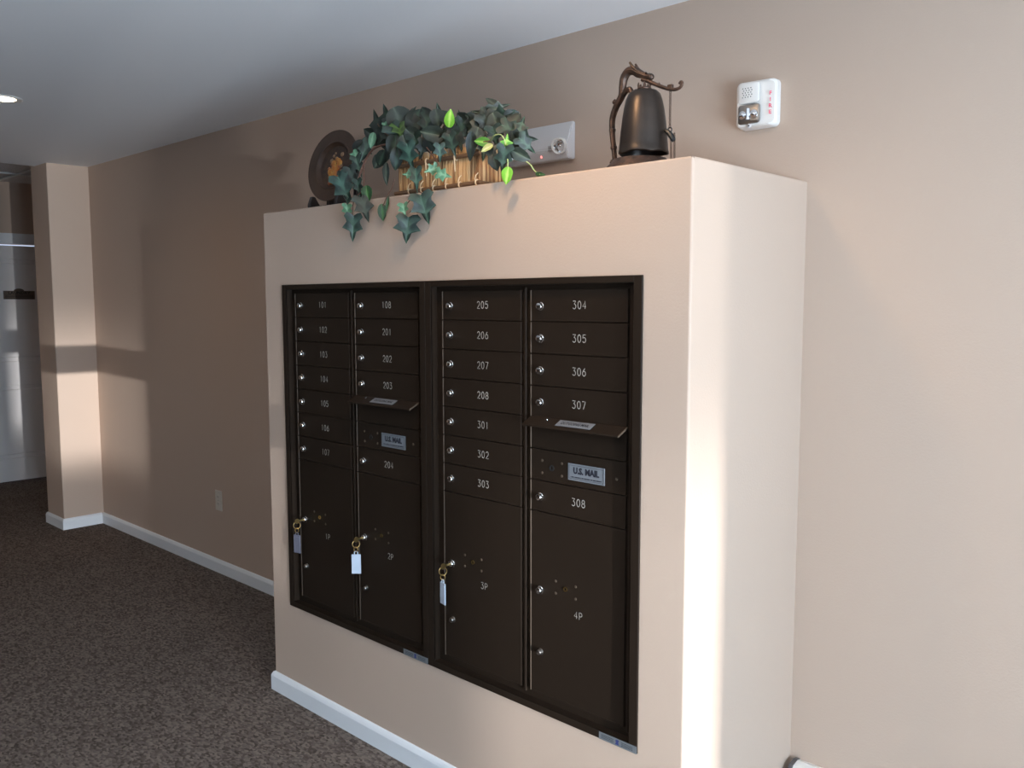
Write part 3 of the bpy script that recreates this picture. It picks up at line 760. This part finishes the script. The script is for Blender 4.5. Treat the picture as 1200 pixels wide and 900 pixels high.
# ------------------------------------------------------------------ ivy
LEAVES = [
    (0.899, -0.035, 1.77, 0.082, 0.082, -92, 'i', 'dark'),
    (0.975, -0.03, 1.828, 0.091, 0.081, -70, 'i', 'dark'),
    (0.873, -0.025, 1.831, 0.043, 0.04, -80, 'i', 'light'),
    (0.62, -0.035, 1.791, 0.088, 0.067, -90, 'i', 'dark'),
    (0.678, -0.03, 1.85, 0.087, 0.066, -68, 'i', 'deep'),
    (0.569, -0.02, 1.85, 0.047, 0.039, -90, 'i', 'light'),
    (0.68, -0.02, 1.901, 0.056, 0.038, -85, 'o', 'green'),
    (0.751, -0.015, 1.836, 0.055, 0.033, -82, 'o', 'green'),
    (0.772, -0.01, 1.863, 0.055, 0.012, -95, 'o', 'green'),
    (0.542, -0.01, 1.924, 0.108, 0.076, -65, 'i', 'teal'),
    (0.567, 0.01, 1.959, 0.086, 0.05, -70, 'i', 'deep'),
    (0.55, 0.03, 2.037, 0.043, 0.04, -110, 'i', 'light'),
    (0.572, 0.05, 2.051, 0.069, 0.033, 60, 'o', 'deep'),
    (0.633, 0.04, 2.085, 0.053, 0.028, -100, 'o', 'light'),
    (0.624, 0.07, 2.146, 0.1, 0.061, 115, 'i', 'deep'),
    (0.717, 0.03, 2.116, 0.024, 0.021, -70, 'i', 'light'),
    (0.749, 0.06, 2.138, 0.09, 0.087, -60, 'o', 'grey'),
    (0.79, 0.03, 2.09, 0.051, 0.058, -80, 'i', 'olive'),
    (0.775, 0.02, 2.047, 0.079, 0.062, -95, 'o', 'dark'),
    (0.678, 0.03, 2.009, 0.056, 0.046, -130, 'o', 'grey'),
    (0.729, 0.02, 1.965, 0.076, 0.026, -92, 'o', 'grey'),
    (0.865, 0.02, 2.066, 0.067, 0.053, -50, 'o', 'grey'),
    (0.884, -0.01, 1.994, 0.089, 0.063, -80, 'i', 'teal'),
    (0.927, -0.02, 1.92, 0.079, 0.043, -80, 'i', 'teal'),
    (0.887, -0.02, 1.939, 0.036, 0.03, 170, 'i', 'light'),
    (0.985, 0.0, 2.052, 0.077, 0.055, 170, 'o', 'grey'),
    (0.831, 0.08, 2.118, 0.079, 0.068, 30, 'i', 'deep'),
    (0.947, 0.05, 2.113, 0.059, 0.049, -80, 'o', 'grey'),
    (1.069, -0.01, 2.082, 0.055, 0.034, 80, 'o', 'lime'),
    (1.061, 0.02, 2.043, 0.076, 0.054, -95, 'o', 'deep'),
    (1.036, -0.02, 1.987, 0.054, 0.039, -90, 'i', 'teal'),
    (1.006, -0.03, 1.94, 0.042, 0.037, 200, 'i', 'light'),
    (1.065, -0.03, 1.919, 0.049, 0.039, -10, 'i', 'light'),
    (1.169, -0.02, 1.994, 0.086, 0.032, -87, 'o', 'deep'),
    (1.109, 0.04, 2.064, 0.063, 0.054, -120, 'i', 'deep'),
    (1.229, -0.03, 1.994, 0.051, 0.027, 175, 'o', 'lime2'),
    (1.256, -0.04, 1.973, 0.039, 0.02, 205, 'o', 'pale'),
    (1.33, -0.04, 1.98, 0.041, 0.036, 80, 'i', 'lime2'),
    (1.259, -0.03, 1.957, 0.057, 0.039, -100, 'i', 'deep'),
    (1.328, -0.05, 1.933, 0.073, 0.052, -95, 'i', 'dark'),
    (1.363, -0.02, 1.944, 0.058, 0.038, -25, 'o', 'grey'),
    (1.346, 0.02, 1.994, 0.065, 0.053, -5, 'i', 'deep'),
    (1.3, 0.05, 2.04, 0.06, 0.043, 70, 'i', 'dark'),
    (1.232, 0.08, 2.086, 0.049, 0.03, 15, 'o', 'deep'),
    (1.166, 0.1, 2.119, 0.069, 0.038, 20, 'i', 'grey'),
    (1.114, 0.08, 2.106, 0.067, 0.041, 170, 'i', 'grey'),
    (1.181, 0.04, 2.055, 0.074, 0.068, -60, 'i', 'deep'),
    (1.342, -0.05, 1.889, 0.049, 0.034, -105, 'o', 'lime'),
    (1.39, 0.03, 1.894, 0.029, 0.014, -5, 'o', 'green'),
    (1.124, 0.12, 2.138, 0.058, 0.026, 150, 'o', 'grey'),
    (1.3, 0.03, 1.984, 0.066, 0.048, -50, 'i', 'deep'),
    (0.817, 0.12, 2.15, 0.062, 0.048, 120, 'o', 'deep'),
    (0.731, 0.12, 2.162, 0.071, 0.057, 60, 'i', 'deep'),
    (0.974, 0.07, 2.087, 0.066, 0.053, -130, 'i', 'deep'),
    (1.01, 0.09, 2.104, 0.059, 0.039, 100, 'i', 'deep'),
    (0.704, 0.06, 2.102, 0.077, 0.056, 160, 'i', 'deep'),
    (0.77, 0.05, 2.052, 0.069, 0.048, -110, 'o', 'deep'),
    (0.878, 0.03, 2.036, 0.074, 0.06, -70, 'i', 'dark'),
    (1.073, 0.03, 2.018, 0.057, 0.038, -80, 'i', 'deep'),
    (1.157, 0.02, 2.031, 0.074, 0.056, -100, 'i', 'deep'),
    (1.212, 0.07, 2.055, 0.074, 0.062, -30, 'i', 'deep'),
    (1.226, 0.02, 2.016, 0.061, 0.055, -80, 'i', 'dark'),
    (1.066, 0.1, 2.098, 0.065, 0.045, 160, 'o', 'dark'),
    (0.646, 0.07, 2.077, 0.064, 0.043, 200, 'i', 'deep'),
    (0.581, 0.02, 2.001, 0.072, 0.043, -80, 'i', 'dark'),
    (0.531, 0.03, 1.993, 0.051, 0.036, -110, 'o', 'deep'),
    (0.604, 0.03, 2.049, 0.079, 0.05, -110, 'i', 'dark'),
    (0.549, 0.05, 2.075, 0.058, 0.044, 40, 'o', 'deep'),
    (0.606, 0.07, 2.103, 0.079, 0.058, 150, 'o', 'deep'),
    (0.683, 0.05, 2.097, 0.084, 0.067, -120, 'i', 'deep'),
    (0.774, 0.03, 2.076, 0.082, 0.069, -60, 'i', 'dark'),
    (0.762, 0.08, 2.118, 0.083, 0.07, 80, 'i', 'deep'),
    (0.664, 0.08, 2.166, 0.071, 0.064, 110, 'i', 'dark'),
    (0.794, 0.09, 2.135, 0.076, 0.062, 60, 'o', 'dark'),
    (0.885, 0.06, 2.098, 0.081, 0.064, -100, 'i', 'dark'),
    (0.939, 0.03, 2.028, 0.066, 0.049, -70, 'o', 'deep'),
    (0.91, 0.02, 2.018, 0.06, 0.046, -110, 'i', 'deep'),
    (1.068, 0.0, 2.009, 0.07, 0.047, -80, 'i', 'dark'),
    (1.007, 0.03, 2.033, 0.065, 0.052, -120, 'o', 'deep'),
    (1.074, 0.03, 2.049, 0.076, 0.06, -100, 'i', 'dark'),
    (1.029, 0.09, 2.095, 0.072, 0.059, 140, 'o', 'deep'),
    (0.89, 0.11, 2.144, 0.061, 0.054, 100, 'i', 'dark'),
    (1.125, 0.06, 2.071, 0.082, 0.069, -140, 'i', 'dark'),
    (1.145, 0.08, 2.096, 0.076, 0.06, 60, 'i', 'grey'),
    (1.212, 0.07, 2.085, 0.074, 0.062, 20, 'i', 'dark'),
    (1.215, 0.04, 2.056, 0.074, 0.055, -70, 'o', 'grey'),
    (1.274, 0.04, 2.03, 0.072, 0.057, -20, 'i', 'dark'),
    (1.254, 0.07, 2.061, 0.055, 0.049, 50, 'o', 'deep'),
    (1.368, 0.0, 1.972, 0.064, 0.047, -40, 'i', 'dark'),
    (1.322, -0.01, 1.965, 0.059, 0.047, -70, 'o', 'deep'),
    (1.223, -0.02, 1.975, 0.066, 0.045, -95, 'i', 'dark'),
    (1.168, 0.0, 2.02, 0.061, 0.049, -110, 'o', 'grey'),
    (1.285, -0.04, 1.931, 0.047, 0.035, -80, 'o', 'deep'),
    (0.809, 0.0, 2.001, 0.074, 0.047, -100, 'o', 'dark'),
    (0.753, 0.02, 2.03, 0.069, 0.052, -110, 'i', 'deep'),
    (0.695, 0.03, 2.017, 0.063, 0.042, -120, 'o', 'dark'),
    (0.541, 0.0, 1.961, 0.065, 0.043, -60, 'i', 'deep'),
    (0.619, -0.01, 1.924, 0.057, 0.039, -80, 'i', 'dark'),
    (0.845, 0.01, 2.037, 0.074, 0.057, -80, 'o', 'grey'),
]
VINES = [
    [(0.77, 0.05, 2.059), (0.696, 0.03, 2.058), (0.639, 0.03, 2.045), (0.61, 0.02, 2.005), (0.62, -0.01, 1.952)] ,
    [(0.611, 0.02, 2.012), (0.638, 0.0, 1.951), (0.659, -0.02, 1.906), (0.673, -0.03, 1.863)] ,
    [(0.661, -0.02, 1.913), (0.621, -0.03, 1.88), (0.614, -0.033, 1.825)] ,
    [(0.809, -0.01, 1.933), (0.802, -0.015, 1.907), (0.777, -0.015, 1.883), (0.759, -0.018, 1.853)] ,
    [(0.908, -0.01, 1.924), (0.935, -0.02, 1.888), (0.963, -0.028, 1.866), (0.905, -0.03, 1.819)] ,
    [(0.935, -0.02, 1.888), (0.883, -0.024, 1.847)] ,
    [(0.953, -0.0, 2.016), (1.024, -0.02, 1.962), (1.044, -0.03, 1.934)] ,
    [(1.249, -0.02, 1.996), (1.284, -0.04, 2.003), (1.311, -0.045, 2.001), (1.325, -0.045, 1.988), (1.331, -0.045, 1.971)] ,
    [(1.308, -0.03, 1.958), (1.339, -0.045, 1.93), (1.342, -0.05, 1.901)] ,
    [(1.345, 0.0, 1.94), (1.362, 0.02, 1.923), (1.369, 0.03, 1.906), (1.39, 0.03, 1.894)] ,
    [(0.825, 0.04, 2.057), (0.956, 0.05, 2.055), (1.099, 0.05, 2.036), (1.241, 0.04, 2.022)] ,
    [(0.956, 0.05, 2.055), (0.976, 0.05, 2.084), (1.058, 0.0, 2.078)] ,
    [(0.716, 0.05, 2.086), (0.683, 0.05, 2.104), (0.624, 0.07, 2.142)] ,
    [(1.229, -0.03, 1.994), (1.249, -0.02, 1.996)] ,
]
def ivy_outline():
    half = [(0.0, 0.02), (-.16, -.10), (-.34, -.14), (-.50, .02), (-.36, .14), (-.32, .24), (-.52, .46), (-.40, .49), (-.22, .50), (-.17, .58), (-.11, .78), (0, 1.0)]
    return half
def leaf_mesh(kind, length, width, seed):
    """leaf in its own frame: base at origin, tip along +y, normal +z; half outlines mirrored about a raised midrib"""
    rnd = random.Random(seed)
    if kind == 'i':
        half = ivy_outline(); vein = [1, .1, .5, .75, .2, .1, .8, .3, .1, .15, .5, .9]
    else:
        half = [(0, 0), (-.18, .02), (-.36, .12), (-.48, .30), (-.47, .50), (-.36, .70), (-.18, .87), (0, 1.0)]
        vein = [1, .25, .1, .3, .1, .3, .1, .8]
    n = len(half)
    curl = rnd.uniform(.05, .22); fold = rnd.uniform(.05, .28); tw = rnd.uniform(-.15, .15)
    def P(x, y):
        X = x * width; Y = (y - .0) * length
        Z = abs(x) * width * fold - curl * length * (y - .35) ** 2 + tw * x * y * width + (0.06 * width * math.sin(9 * y + seed) * abs(x))
        return Vector((X, Y, Z))
    bm = NB(); lay = bm.verts.layers.float.new('vein')
    mids = []
    for i in range(n):
        y = half[i][1] if i not in (0, n - 1) else half[i][1]
        mids.append(max(0.0, min(1.0, i / (n - 1))))
    mv = []
    for y in mids:
        v = bm.verts.new(P(0, y * (1.0 if kind == 'o' else 1.0))); v[lay] = 1.0; mv.append(v)
    for sgn in (1, -1):
        hv = []
        for i in range(n):
            if i in (0, n - 1): hv.append(mv[0] if i == 0 else mv[-1]); continue
            x, y = half[i]; x *= sgn * rnd.uniform(.92, 1.08)
            v = bm.verts.new(P(x, y)); v[lay] = vein[i]; hv.append(v)
        # inner ring at 55 percent keeps the blade rounded
        iv = [None] * n
        for i in range(1, n - 1):
            x, y = half[i]; x *= sgn
            yy = y * .55 + mids[i] * .45
            p = P(x * .55, yy); p.z += .03 * width
            v = bm.verts.new(p); v[lay] = vein[i] * .75 + .1; iv[i] = v
        for i in range(n - 1):
            a, b2 = hv[i], hv[i + 1]; c, d = iv[i], iv[i + 1]
            if c is None: fs = [(a, b2, d), (mv[0], d, mv[1])] if i == 0 else []
            elif d is None: fs = [(a, b2, c), (c, b2, mv[i])]
            else: fs = [(a, b2, d, c), (c, d, mv[i + 1], mv[i])]
            for f in fs:
                if len(set(f)) == len(f):
                    try: bm.faces.new(f)
                    except ValueError: pass
    return bm

def ivy():
    t = thing('ivy_plant', (0.98, 0.09, HB + .10), 'trailing artificial ivy with dark, pale and lime leaves spilling from the straw basket', 'plant')
    R0 = Vector((0.725, 0.688, 0)); U0 = Vector((0, 0, 1)); N0 = Vector((0.66, -0.70, -0.27)).normalized()
    rnd = random.Random(21)
    base = world_loc(t)
    for i, (*c, le, wi, ang, k, mat) in enumerate(LEAVES):
        bm = leaf_mesh(k, le, wi, i)
        a = math.radians(ang + rnd.uniform(-6, 6))
        n = (N0 + Vector((rnd.uniform(-.35, .35), rnd.uniform(-.25, .1), rnd.uniform(-.15, .5)))).normalized()
        tip = R0 * math.cos(a) + U0 * math.sin(a); tip = (tip - n * tip.dot(n)).normalized()
        side = tip.cross(n)
        m = Matrix(((side.x, tip.x, n.x, 0), (side.y, tip.y, n.y, 0), (side.z, tip.z, n.z, 0), (0, 0, 0, 1)))
        bm.transform(Matrix.Translation(Vector(c)) @ m @ Matrix.Translation((0, -le * .45, 0)))
        # a leaf in front of the boxed-out wall never dips into it
        for v in bm.verts:
            if v.co.z < HB + .006 and v.co.y > -0.006 and v.co.x < W: v.co.y = min(v.co.y, -0.006 - rnd.uniform(0, .003)) if c[1] < 0.0 else v.co.y
            if v.co.z < HB + .003 and v.co.y > -0.005: v.co.z = HB + .003
        o = obj('leaf', bm, M['leaf_' + mat], t, True)
    for i, pts in enumerate(VINES):
        bm = NB(); r = .0035 if i == 0 else .0018
        P = [Vector(p) for p in pts]
        Q = []
        for j in range(len(P) - 1):   # Catmull-Rom smoothing
            p0, p1, p2, p3 = P[max(j - 1, 0)], P[j], P[j + 1], P[min(j + 2, len(P) - 1)]
            for s in range(4):
                u = s / 4; Q.append(.5 * ((2 * p1) + (p2 - p0) * u + (2 * p0 - 5 * p1 + 4 * p2 - p3) * u * u + (3 * p1 - p0 - 3 * p2 + p3) * u ** 3))
        Q.append(P[-1])
        for q in Q:
            if q.z < HB + .004 and q.y > -0.005: q.z = HB + .004
        tube(bm, Q, r, 6)
        obj('vine', bm, M['vinegreen' if i in (7, 8, 9) else 'vine'], t, True)
ivy()

# ------------------------------------------------------------------ temple bell on a dragon stand
def bell():
    Y = 0.13
    s = thing('bell_stand', (1.65, Y, HB), 'aged copper stand with a dragon-headed arch holding the bell', 'stand')
    b = NB(); lathe(b, [(0, 0), (0.088, 0), (0.090, 0.006), (0.086, 0.014), (0.075, 0.024), (0.070, 0.032), (0.0, 0.034)], (1.650, Y, HB), n=40); obj('base', b, M['copper'], s, True)
    def cr(P, n=5):
        P = [Vector(p) for p in P]; Q = []
        for j in range(len(P) - 1):
            p0, p1, p2, p3 = P[max(j - 1, 0)], P[j], P[j + 1], P[min(j + 2, len(P) - 1)]
            for k in range(n):
                u = k / n; Q.append(.5 * ((2 * p1) + (p2 - p0) * u + (2 * p0 - 5 * p1 + 4 * p2 - p3) * u * u + (3 * p1 - p0 - 3 * p2 + p3) * u ** 3))
        return Q + [P[-1]]
    def taper(r0, n): return [r0[0] + (r0[1] - r0[0]) * i / (n - 1) for i in range(n)]
    b = NB()
    q = cr([(1.572, Y, HB + .016), (1.567, Y, 1.945), (1.561, Y, 1.99), (1.560, Y, 2.03), (1.572, Y, 2.062), (1.590, Y, 2.088), (1.593, Y, 2.112), (1.597, Y, 2.132), (1.610, Y, 2.147), (1.628, Y, 2.147), (1.645, Y, 2.136)])
    rr = [0.0065 + 0.0050 * min(1, i / (len(q) * .75)) for i in range(len(q))]
    tube(b, q, rr, 10)
    for i in range(len(q) * 5 // 8, len(q) - 1):           # scales along the dragon's neck
        d = (q[i + 1] - q[i]).normalized(); o_ = Vector((-d.z, 0, d.x))
        lathe(b, [(.0045, -.003), (.003, .002), (0, .006)], q[i] + o_ * .006, (o_ - d * .4), 6)
    for z in (1.957, 2.003): lathe(b, [(.006, -.006), (.0092, -.003), (.0092, .003), (.006, .006)], (1.5655 if z < 1.98 else 1.5605, Y, z), n=10)
    tube(b, [(1.560, Y, 1.918), (1.572, Y, 1.915)], .010, 8)
    tube(b, cr([(1.576, Y, 2.075), (1.563, Y, 2.076), (1.569, Y, 2.083)]), taper((.006, .002), 11), 7)
    obj('post', b, M['copper'], s, True)
    b = NB()                                             # claw bracket
    tube(b, cr([(1.588, Y, 2.085), (1.604, Y, 2.099), (1.617, Y, 2.101), (1.622, Y, 2.092), (1.634, Y, 2.093)]), taper((.009, .005), 21), 8); lathe(b, [(0, -.006), (.006, 0), (0, .006)], (1.635, Y, 2.094), n=8)
    obj('bracket', b, M['copper'], s, True)
    b = NB()                                             # dragon head: skull, jaws, horn, ear
    tube(b, cr([(1.634, Y, 2.142), (1.650, Y, 2.134), (1.665, Y, 2.127), (1.680, Y, 2.122), (1.690, Y, 2.118)]), [.0085, .0095, .0105, .0110, .0108, .0105, .0100, .0095, .0090, .0088, .0085, .0082, .008, .008, .0082, .0088, .0090, .0085, .0070, .0050, .003], 9)
    tube(b, cr([(1.655, Y, 2.120), (1.668, Y, 2.114), (1.680, Y, 2.110)]), taper((.006, .003), 11), 7)
    for sy in (-1, 1): lathe(b, [(0, -.004), (.004, 0), (0, .004)], (1.672, Y + sy * .008, 2.132), n=8)
    for sy in (-1, 1): tube(b, cr([(1.648, Y + sy * .005, 2.140), (1.636, Y + sy * .010, 2.150), (1.624, Y + sy * .013, 2.166)]), taper((.005, .0028), 11), 7)
    obj('dragon_head', b, M['copper'], s, True)
    b = NB()
    q = cr([(1.672, Y, 2.113), (1.690, Y, 2.104), (1.710, Y, 2.094), (1.735, Y, 2.083), (1.755, Y, 2.078), (1.770, Y, 2.080), (1.777, Y, 2.089), (1.773, Y, 2.094), (1.768, Y, 2.089)])
    tube(b, q, taper((.0055, .0036), len(q)), 8)
    lathe(b, [(0, -.004), (.005, 0), (0, .006)], (1.708, Y, 2.098), n=8); box(b, 1.735, 1.749, Y - .005, Y + .005, 2.080, 2.092, .001)
    obj('arm', b, M['copper'], s, True)
    # the bell
    bc = (1.662, Y)
    t = thing('temple_bell', (bc[0], bc[1], 1.93), 'dark bronze temple bell hanging under the dragon arch', 'bell')
    b = NB()
    prof = [(.0, 2.092), (.020, 2.092), (.034, 2.088), (.042, 2.080), (.0475, 2.065), (.052, 2.045), (.056, 2.020), (.060, 1.985), (.0625, 1.955), (.064, 1.938), (.0655, 1.934), (.0655, 1.930), (.062, 1.927), (.060, 1.940), (.055, 1.99), (.045, 2.06), (.0, 2.08)]
    lathe(b, [(r, z - 1.93) for r, z in prof], (bc[0], bc[1], 1.93), n=48)
    # lobed lip
    for v in b.verts:
        if v.co.z < 1.942:
            a = math.atan2(v.co.y - bc[1], v.co.x - bc[0]); v.co.z += .0045 * abs(math.cos(2.5 * a)) - .002
    obj('body', b, M['bell'], t, True)
    b = NB(); lathe(b, [(.018, 0), (.019, .004), (.015, .007), (.0, .008)], (bc[0], Y, 2.091), n=20)
    for k in range(5):
        a = 2 * math.pi * k / 5 + .3; tube(b, [(bc[0] + .013 * math.cos(a), Y + .013 * math.sin(a), 2.096), (bc[0] + .016 * math.cos(a), Y + .016 * math.sin(a), 2.103), (bc[0] + .0155 * math.cos(a), Y + .0155 * math.sin(a), 2.110)], [.004, .003, .0015], 6)
    obj('crown', b, M['copper'], t, True)
    b = NB(); torus(b, (bc[0], Y, 2.105), (1, 0, 0), .0060, .0016, 14, 6); torus(b, (bc[0], Y, 2.1155), (0, 1, 0), .0062, .0014, 14, 6); obj('hook', b, M['steel'], t, True)
    # striker on its chain
    k = thing('bell_striker', (1.742, Y, 2.08), 'dark striker hanging on a thin copper chain beside the bell', 'striker')
    b = NB()
    z = 2.078; i = 0
    while z > 1.985:
        torus(b, (1.742, Y, z), ((1, 0, 0), (0, 1, 0))[i % 2], .0030, .0010, 8, 5); z -= .0052; i += 1
    obj('chain', b, M['copper'], k, True)
    b = NB(); tube(b, cr([(1.727, Y, 1.982), (1.738, Y, 1.974), (1.748, Y, 1.962), (1.754, Y, 1.951)]), [.004, .005, .0055, .006, .0065, .0068, .0070, .0072, .0072, .0072, .0072, .0072, .0070, .0066, .006, .005], 9)
    torus(b, (1.742, Y, 1.980), (0, 1, 0), .006, .0018, 12, 6)
    obj('mallet', b, M['iron'], k, True)
    b = NB()
    for x0, x1, zt in ((1.746, 1.748, 1.955), (1.756, 1.757, 1.968)):
        z = zt; i = 0
        while z > HB + .006:
            torus(b, (x0 + (x1 - x0) * i / 14, Y, z), ((1, 0, 0), (0, 1, 0))[i % 2], .0028, .0009, 8, 5); z -= .005; i += 1
    obj('chain_tail', b, M['copper'], k, True)
bell()

# ------------------------------------------------------------------ emergency light on the wall
def emergency_light():
    x0, x1 = 0.765, 1.048
    t = thing('emergency_light', ((x0 + x1) / 2, D, 2.05), 'pale grey emergency light unit on the back wall behind the ivy', 'light')
    b = NB(); prism(b, [(D - .0005, 2.040), (D - .0005, 2.168), (D - .016, 2.168), (D - .050, 2.078), (D - .050, 2.070), (D - .036, 2.040)], 'X', x0, x1)
    bmesh.ops.bevel(b, geom=b.edges[:], offset=.003, segments=2, affect='EDGES'); obj('body', b, M['greyplastic'], t)
    for cx in (x1 - .030, x0 + .030):
        c = (cx, D - .040, 2.083); ax = Vector((.25, -1, -.15)).normalized()
        b = NB(); lathe(b, [(.021, -.01), (.0265, .0), (.0275, .020), (.0275, .026), (.0245, .027), (.0235, .020), (.012, .006), (0, .004)], c, ax, 32); h = obj('lamp_head', b, M['white'], t, True)
        b = NB(); lathe(b, [(.0232, .0195), (.012, .0065), (.004, .0045), (.0035, .012), (0, .014)], c, ax, 28); obj('reflector', b, M['reflector'], h, True)
        b = NB()
        for i in range(3): box(b, cx - .05, cx - .024, D - .0575 + .001 * i, D - .048, 2.072 + .006 * i, 2.0745 + .006 * i)
        obj('vent_ribs', b, M['greyplastic'], h)
    b = NB(); lathe(b, [(.0042, 0), (.0042, .002), (0, .0045)], (.928, D - .0425, 2.055), (0, -.9, -.42), 12); obj('indicator_light', b, M['led'], t, True, label='small glowing red indicator')
emergency_light()

# ------------------------------------------------------------------ fire alarm
def fire_alarm():
    t = thing('fire_alarm', (1.745, D, 2.11), 'white horn strobe fire alarm with red FIRE lettering on the wall right of the bell', 'alarm')
    x0, x1, z0, z1 = 1.686, 1.806, 2.047, 2.181
    b = NB()
    f = lambda x: D - .044 if x < 1.782 else D - .044 + (x - 1.782) * .85
    loft_y(b, [(rrect(x0, x1, z0, z1, .016), D - .0005), (rrect(x0, x1, z0, z1, .016), D - .020), (rrect(x0 + .003, x1 - .002, z0 + .003, z1 - .003, .015), lambda x: f(x) + .004), (rrect(x0 + .007, x1 - .005, z0 + .007, z1 - .007, .013), lambda x: f(x) + .0005)])
    bo = obj('housing', b, M['white'], t, True)
    b = NB(); loft_y(b, [(rrect(1.697, 1.762, 2.116, 2.173, .010), D - .0425), (rrect(1.697, 1.762, 2.116, 2.173, .010), D - .048), (rrect(1.700, 1.759, 2.119, 2.170, .008), D - .050)]); g = obj('speaker_grille', b, M['white'], t, True)
    b = NB()
    for i in range(4):
        for j in range(5):
            cx = 1.713 + .0085 * i + (j % 2) * .003; cz = 2.133 + .0062 * j
            lathe(b, [(.0018, 0), (.0018, .0006), (0, .0006)], (cx, D - .0499, cz), (0, -1, 0), 7)
    obj('grille_holes', b, M['darkgrille'], g)
    b = NB(); loft_y(b, [(rrect(1.698, 1.765, 2.058, 2.112, .008), D - .0425), (rrect(1.698, 1.765, 2.058, 2.112, .008), D - .047), (rrect(1.702, 1.761, 2.061, 2.109, .007), D - .049)]); l = obj('strobe_bezel', b, M['steel'], t, True, label='dark grey metallic strobe bezel')
    for cx in (1.714, 1.749):
        b = NB(); lathe(b, [(.0125, 0), (.012, .004), (.006, .008), (0, .009)], (cx, D - .0485, 2.083), (0, -1, 0), 18); obj('strobe_lens', b, M['reflector'], l, True)
    b = NB(); tube(b, [(1.7315, D - .051, 2.068), (1.7315, D - .051, 2.100)], .006, 10); obj('flash_tube', b, M['reflector'], l, True)
    b = NB(); lathe(b, [(.006, 0), (.006, .003), (.004, .004), (0, .004)], (1.733, D - .0435, 2.052), (0, -1, 0), 12); obj('screw_tab', b, M['greyplastic'], t, True)
    b = NB(); lathe(b, [(.0026, 0), (.0026, .001), (0, .001)], (1.733, D - .0477, 2.052), (0, -1, 0), 8); obj('screw', b, M['darkgrille'], t)
    ex = Vector((1, .85, 0)).normalized()
    for ch, zz in zip('FIRE', (2.1365, 2.119, 2.1015, 2.084)):
        c = text_bm(ch, .0150, .0003, .0004); place(c, (1.7925, f(1.7925) - .0010, zz), ex, (0, 0, 1), (1.0, 1)); obj('letter', c, M['red'], t, label='red letter ' + ch)
fire_alarm()

# ------------------------------------------------------------------ wall outlet
def outlet():
    cx, cz = -1.562, 0.423
    t = thing('wall_outlet', (cx, D, cz), 'ivory duplex power outlet low on the shaded back wall', 'outlet')
    b = NB(); box(b, cx - .036, cx + .036, D - .006, D - .0003, cz - .058, cz + .058, .002); obj('cover_plate', b, M['ivory'], t)
    for dz in (-.020, .020):
        b = NB(); loft_y(b, [(rrect(cx - .017, cx + .017, cz + dz - .014, cz + dz + .014, .008), D - .006), (rrect(cx - .0165, cx + .0165, cz + dz - .0135, cz + dz + .0135, .008), D - .008)]); r = obj('receptacle', b, M['ivory'], t)
        b = NB()
        for dx in (-.006, .006): box(b, cx + dx - .001, cx + dx + .001, D - .0084, D - .008, cz + dz - .001, cz + dz + .006)
        obj('slots', b, M['gap'], r)
    b = NB(); lathe(b, [(.003, 0), (.0025, .001), (0, .001)], (cx, D - .006, cz), (0, -1, 0), 8); obj('screw', b, M['steel'], t)
outlet()

# ------------------------------------------------------------------ baseboard heater at the right
def heater():
    xa, xb = 1.912, 4.9
    t = thing('baseboard_heater', ((xa + xb) / 2, D - .03, 0), 'white baseboard heater along the wall right of the mailbox wall', 'heater')
    prof = [(D - .001, .02), (D - .001, .188), (D - .018, .192), (D - .045, .186), (D - .060, .168), (D - .062, .05), (D - .050, .02)]
    b = NB(); prism(b, prof, 'X', xa + .012, xb); obj('cover', b, M['white'], t)
    b = NB(); prism(b, [(y - (.002 if y < D - .01 else 0), z + (.002 if z > .1 else 0)) for y, z in prof], 'X', xa, xa + .012); obj('end_cap', b, M['heater_end'], t, label='dark end cap')
    b = NB(); box(b, xa + .1, xa + .13, D - .05, D - .001, 0, .02); box(b, xb - .13, xb - .1, D - .05, D - .001, 0, .02); obj('foot', b, M['heater_end'], t)
heater()

# ------------------------------------------------------------------ laundry sign on the hall door
def sign():
    x = -5.236
    t = thing('door_sign', (x, .743, 1.60), 'bronze plaque with an arched top reading LAUNDRY on the hall door', 'sign')
    b = NB(); pts = [(.622, 1.580), (.866, 1.580), (.866, 1.652)] + [(.743 + .040 * math.cos(math.radians(a)), 1.652 + .020 * math.sin(math.radians(a))) for a in range(0, 181, 20)] + [(.622, 1.652)]
    prism(b, pts, 'X', x - 0.0055, x + .006); obj('plaque', b, M['plaque'], t)
    b = text_bm('LAUNDRY', .036, .0004, .0006); place(b, (x + .0068, .743, 1.634), (0, 1, 0), (0, 0, 1), (1.05, 1)); obj('lettering', b, M['gap'], t, label='dark lettering reading LAUNDRY')
    b = NB()
    for z in (1.588, 1.600, 1.612): box(b, x + .006, x + .0072, .634, .854, z, z + .004)
    obj('ridges', b, M['gap'], t)
sign()
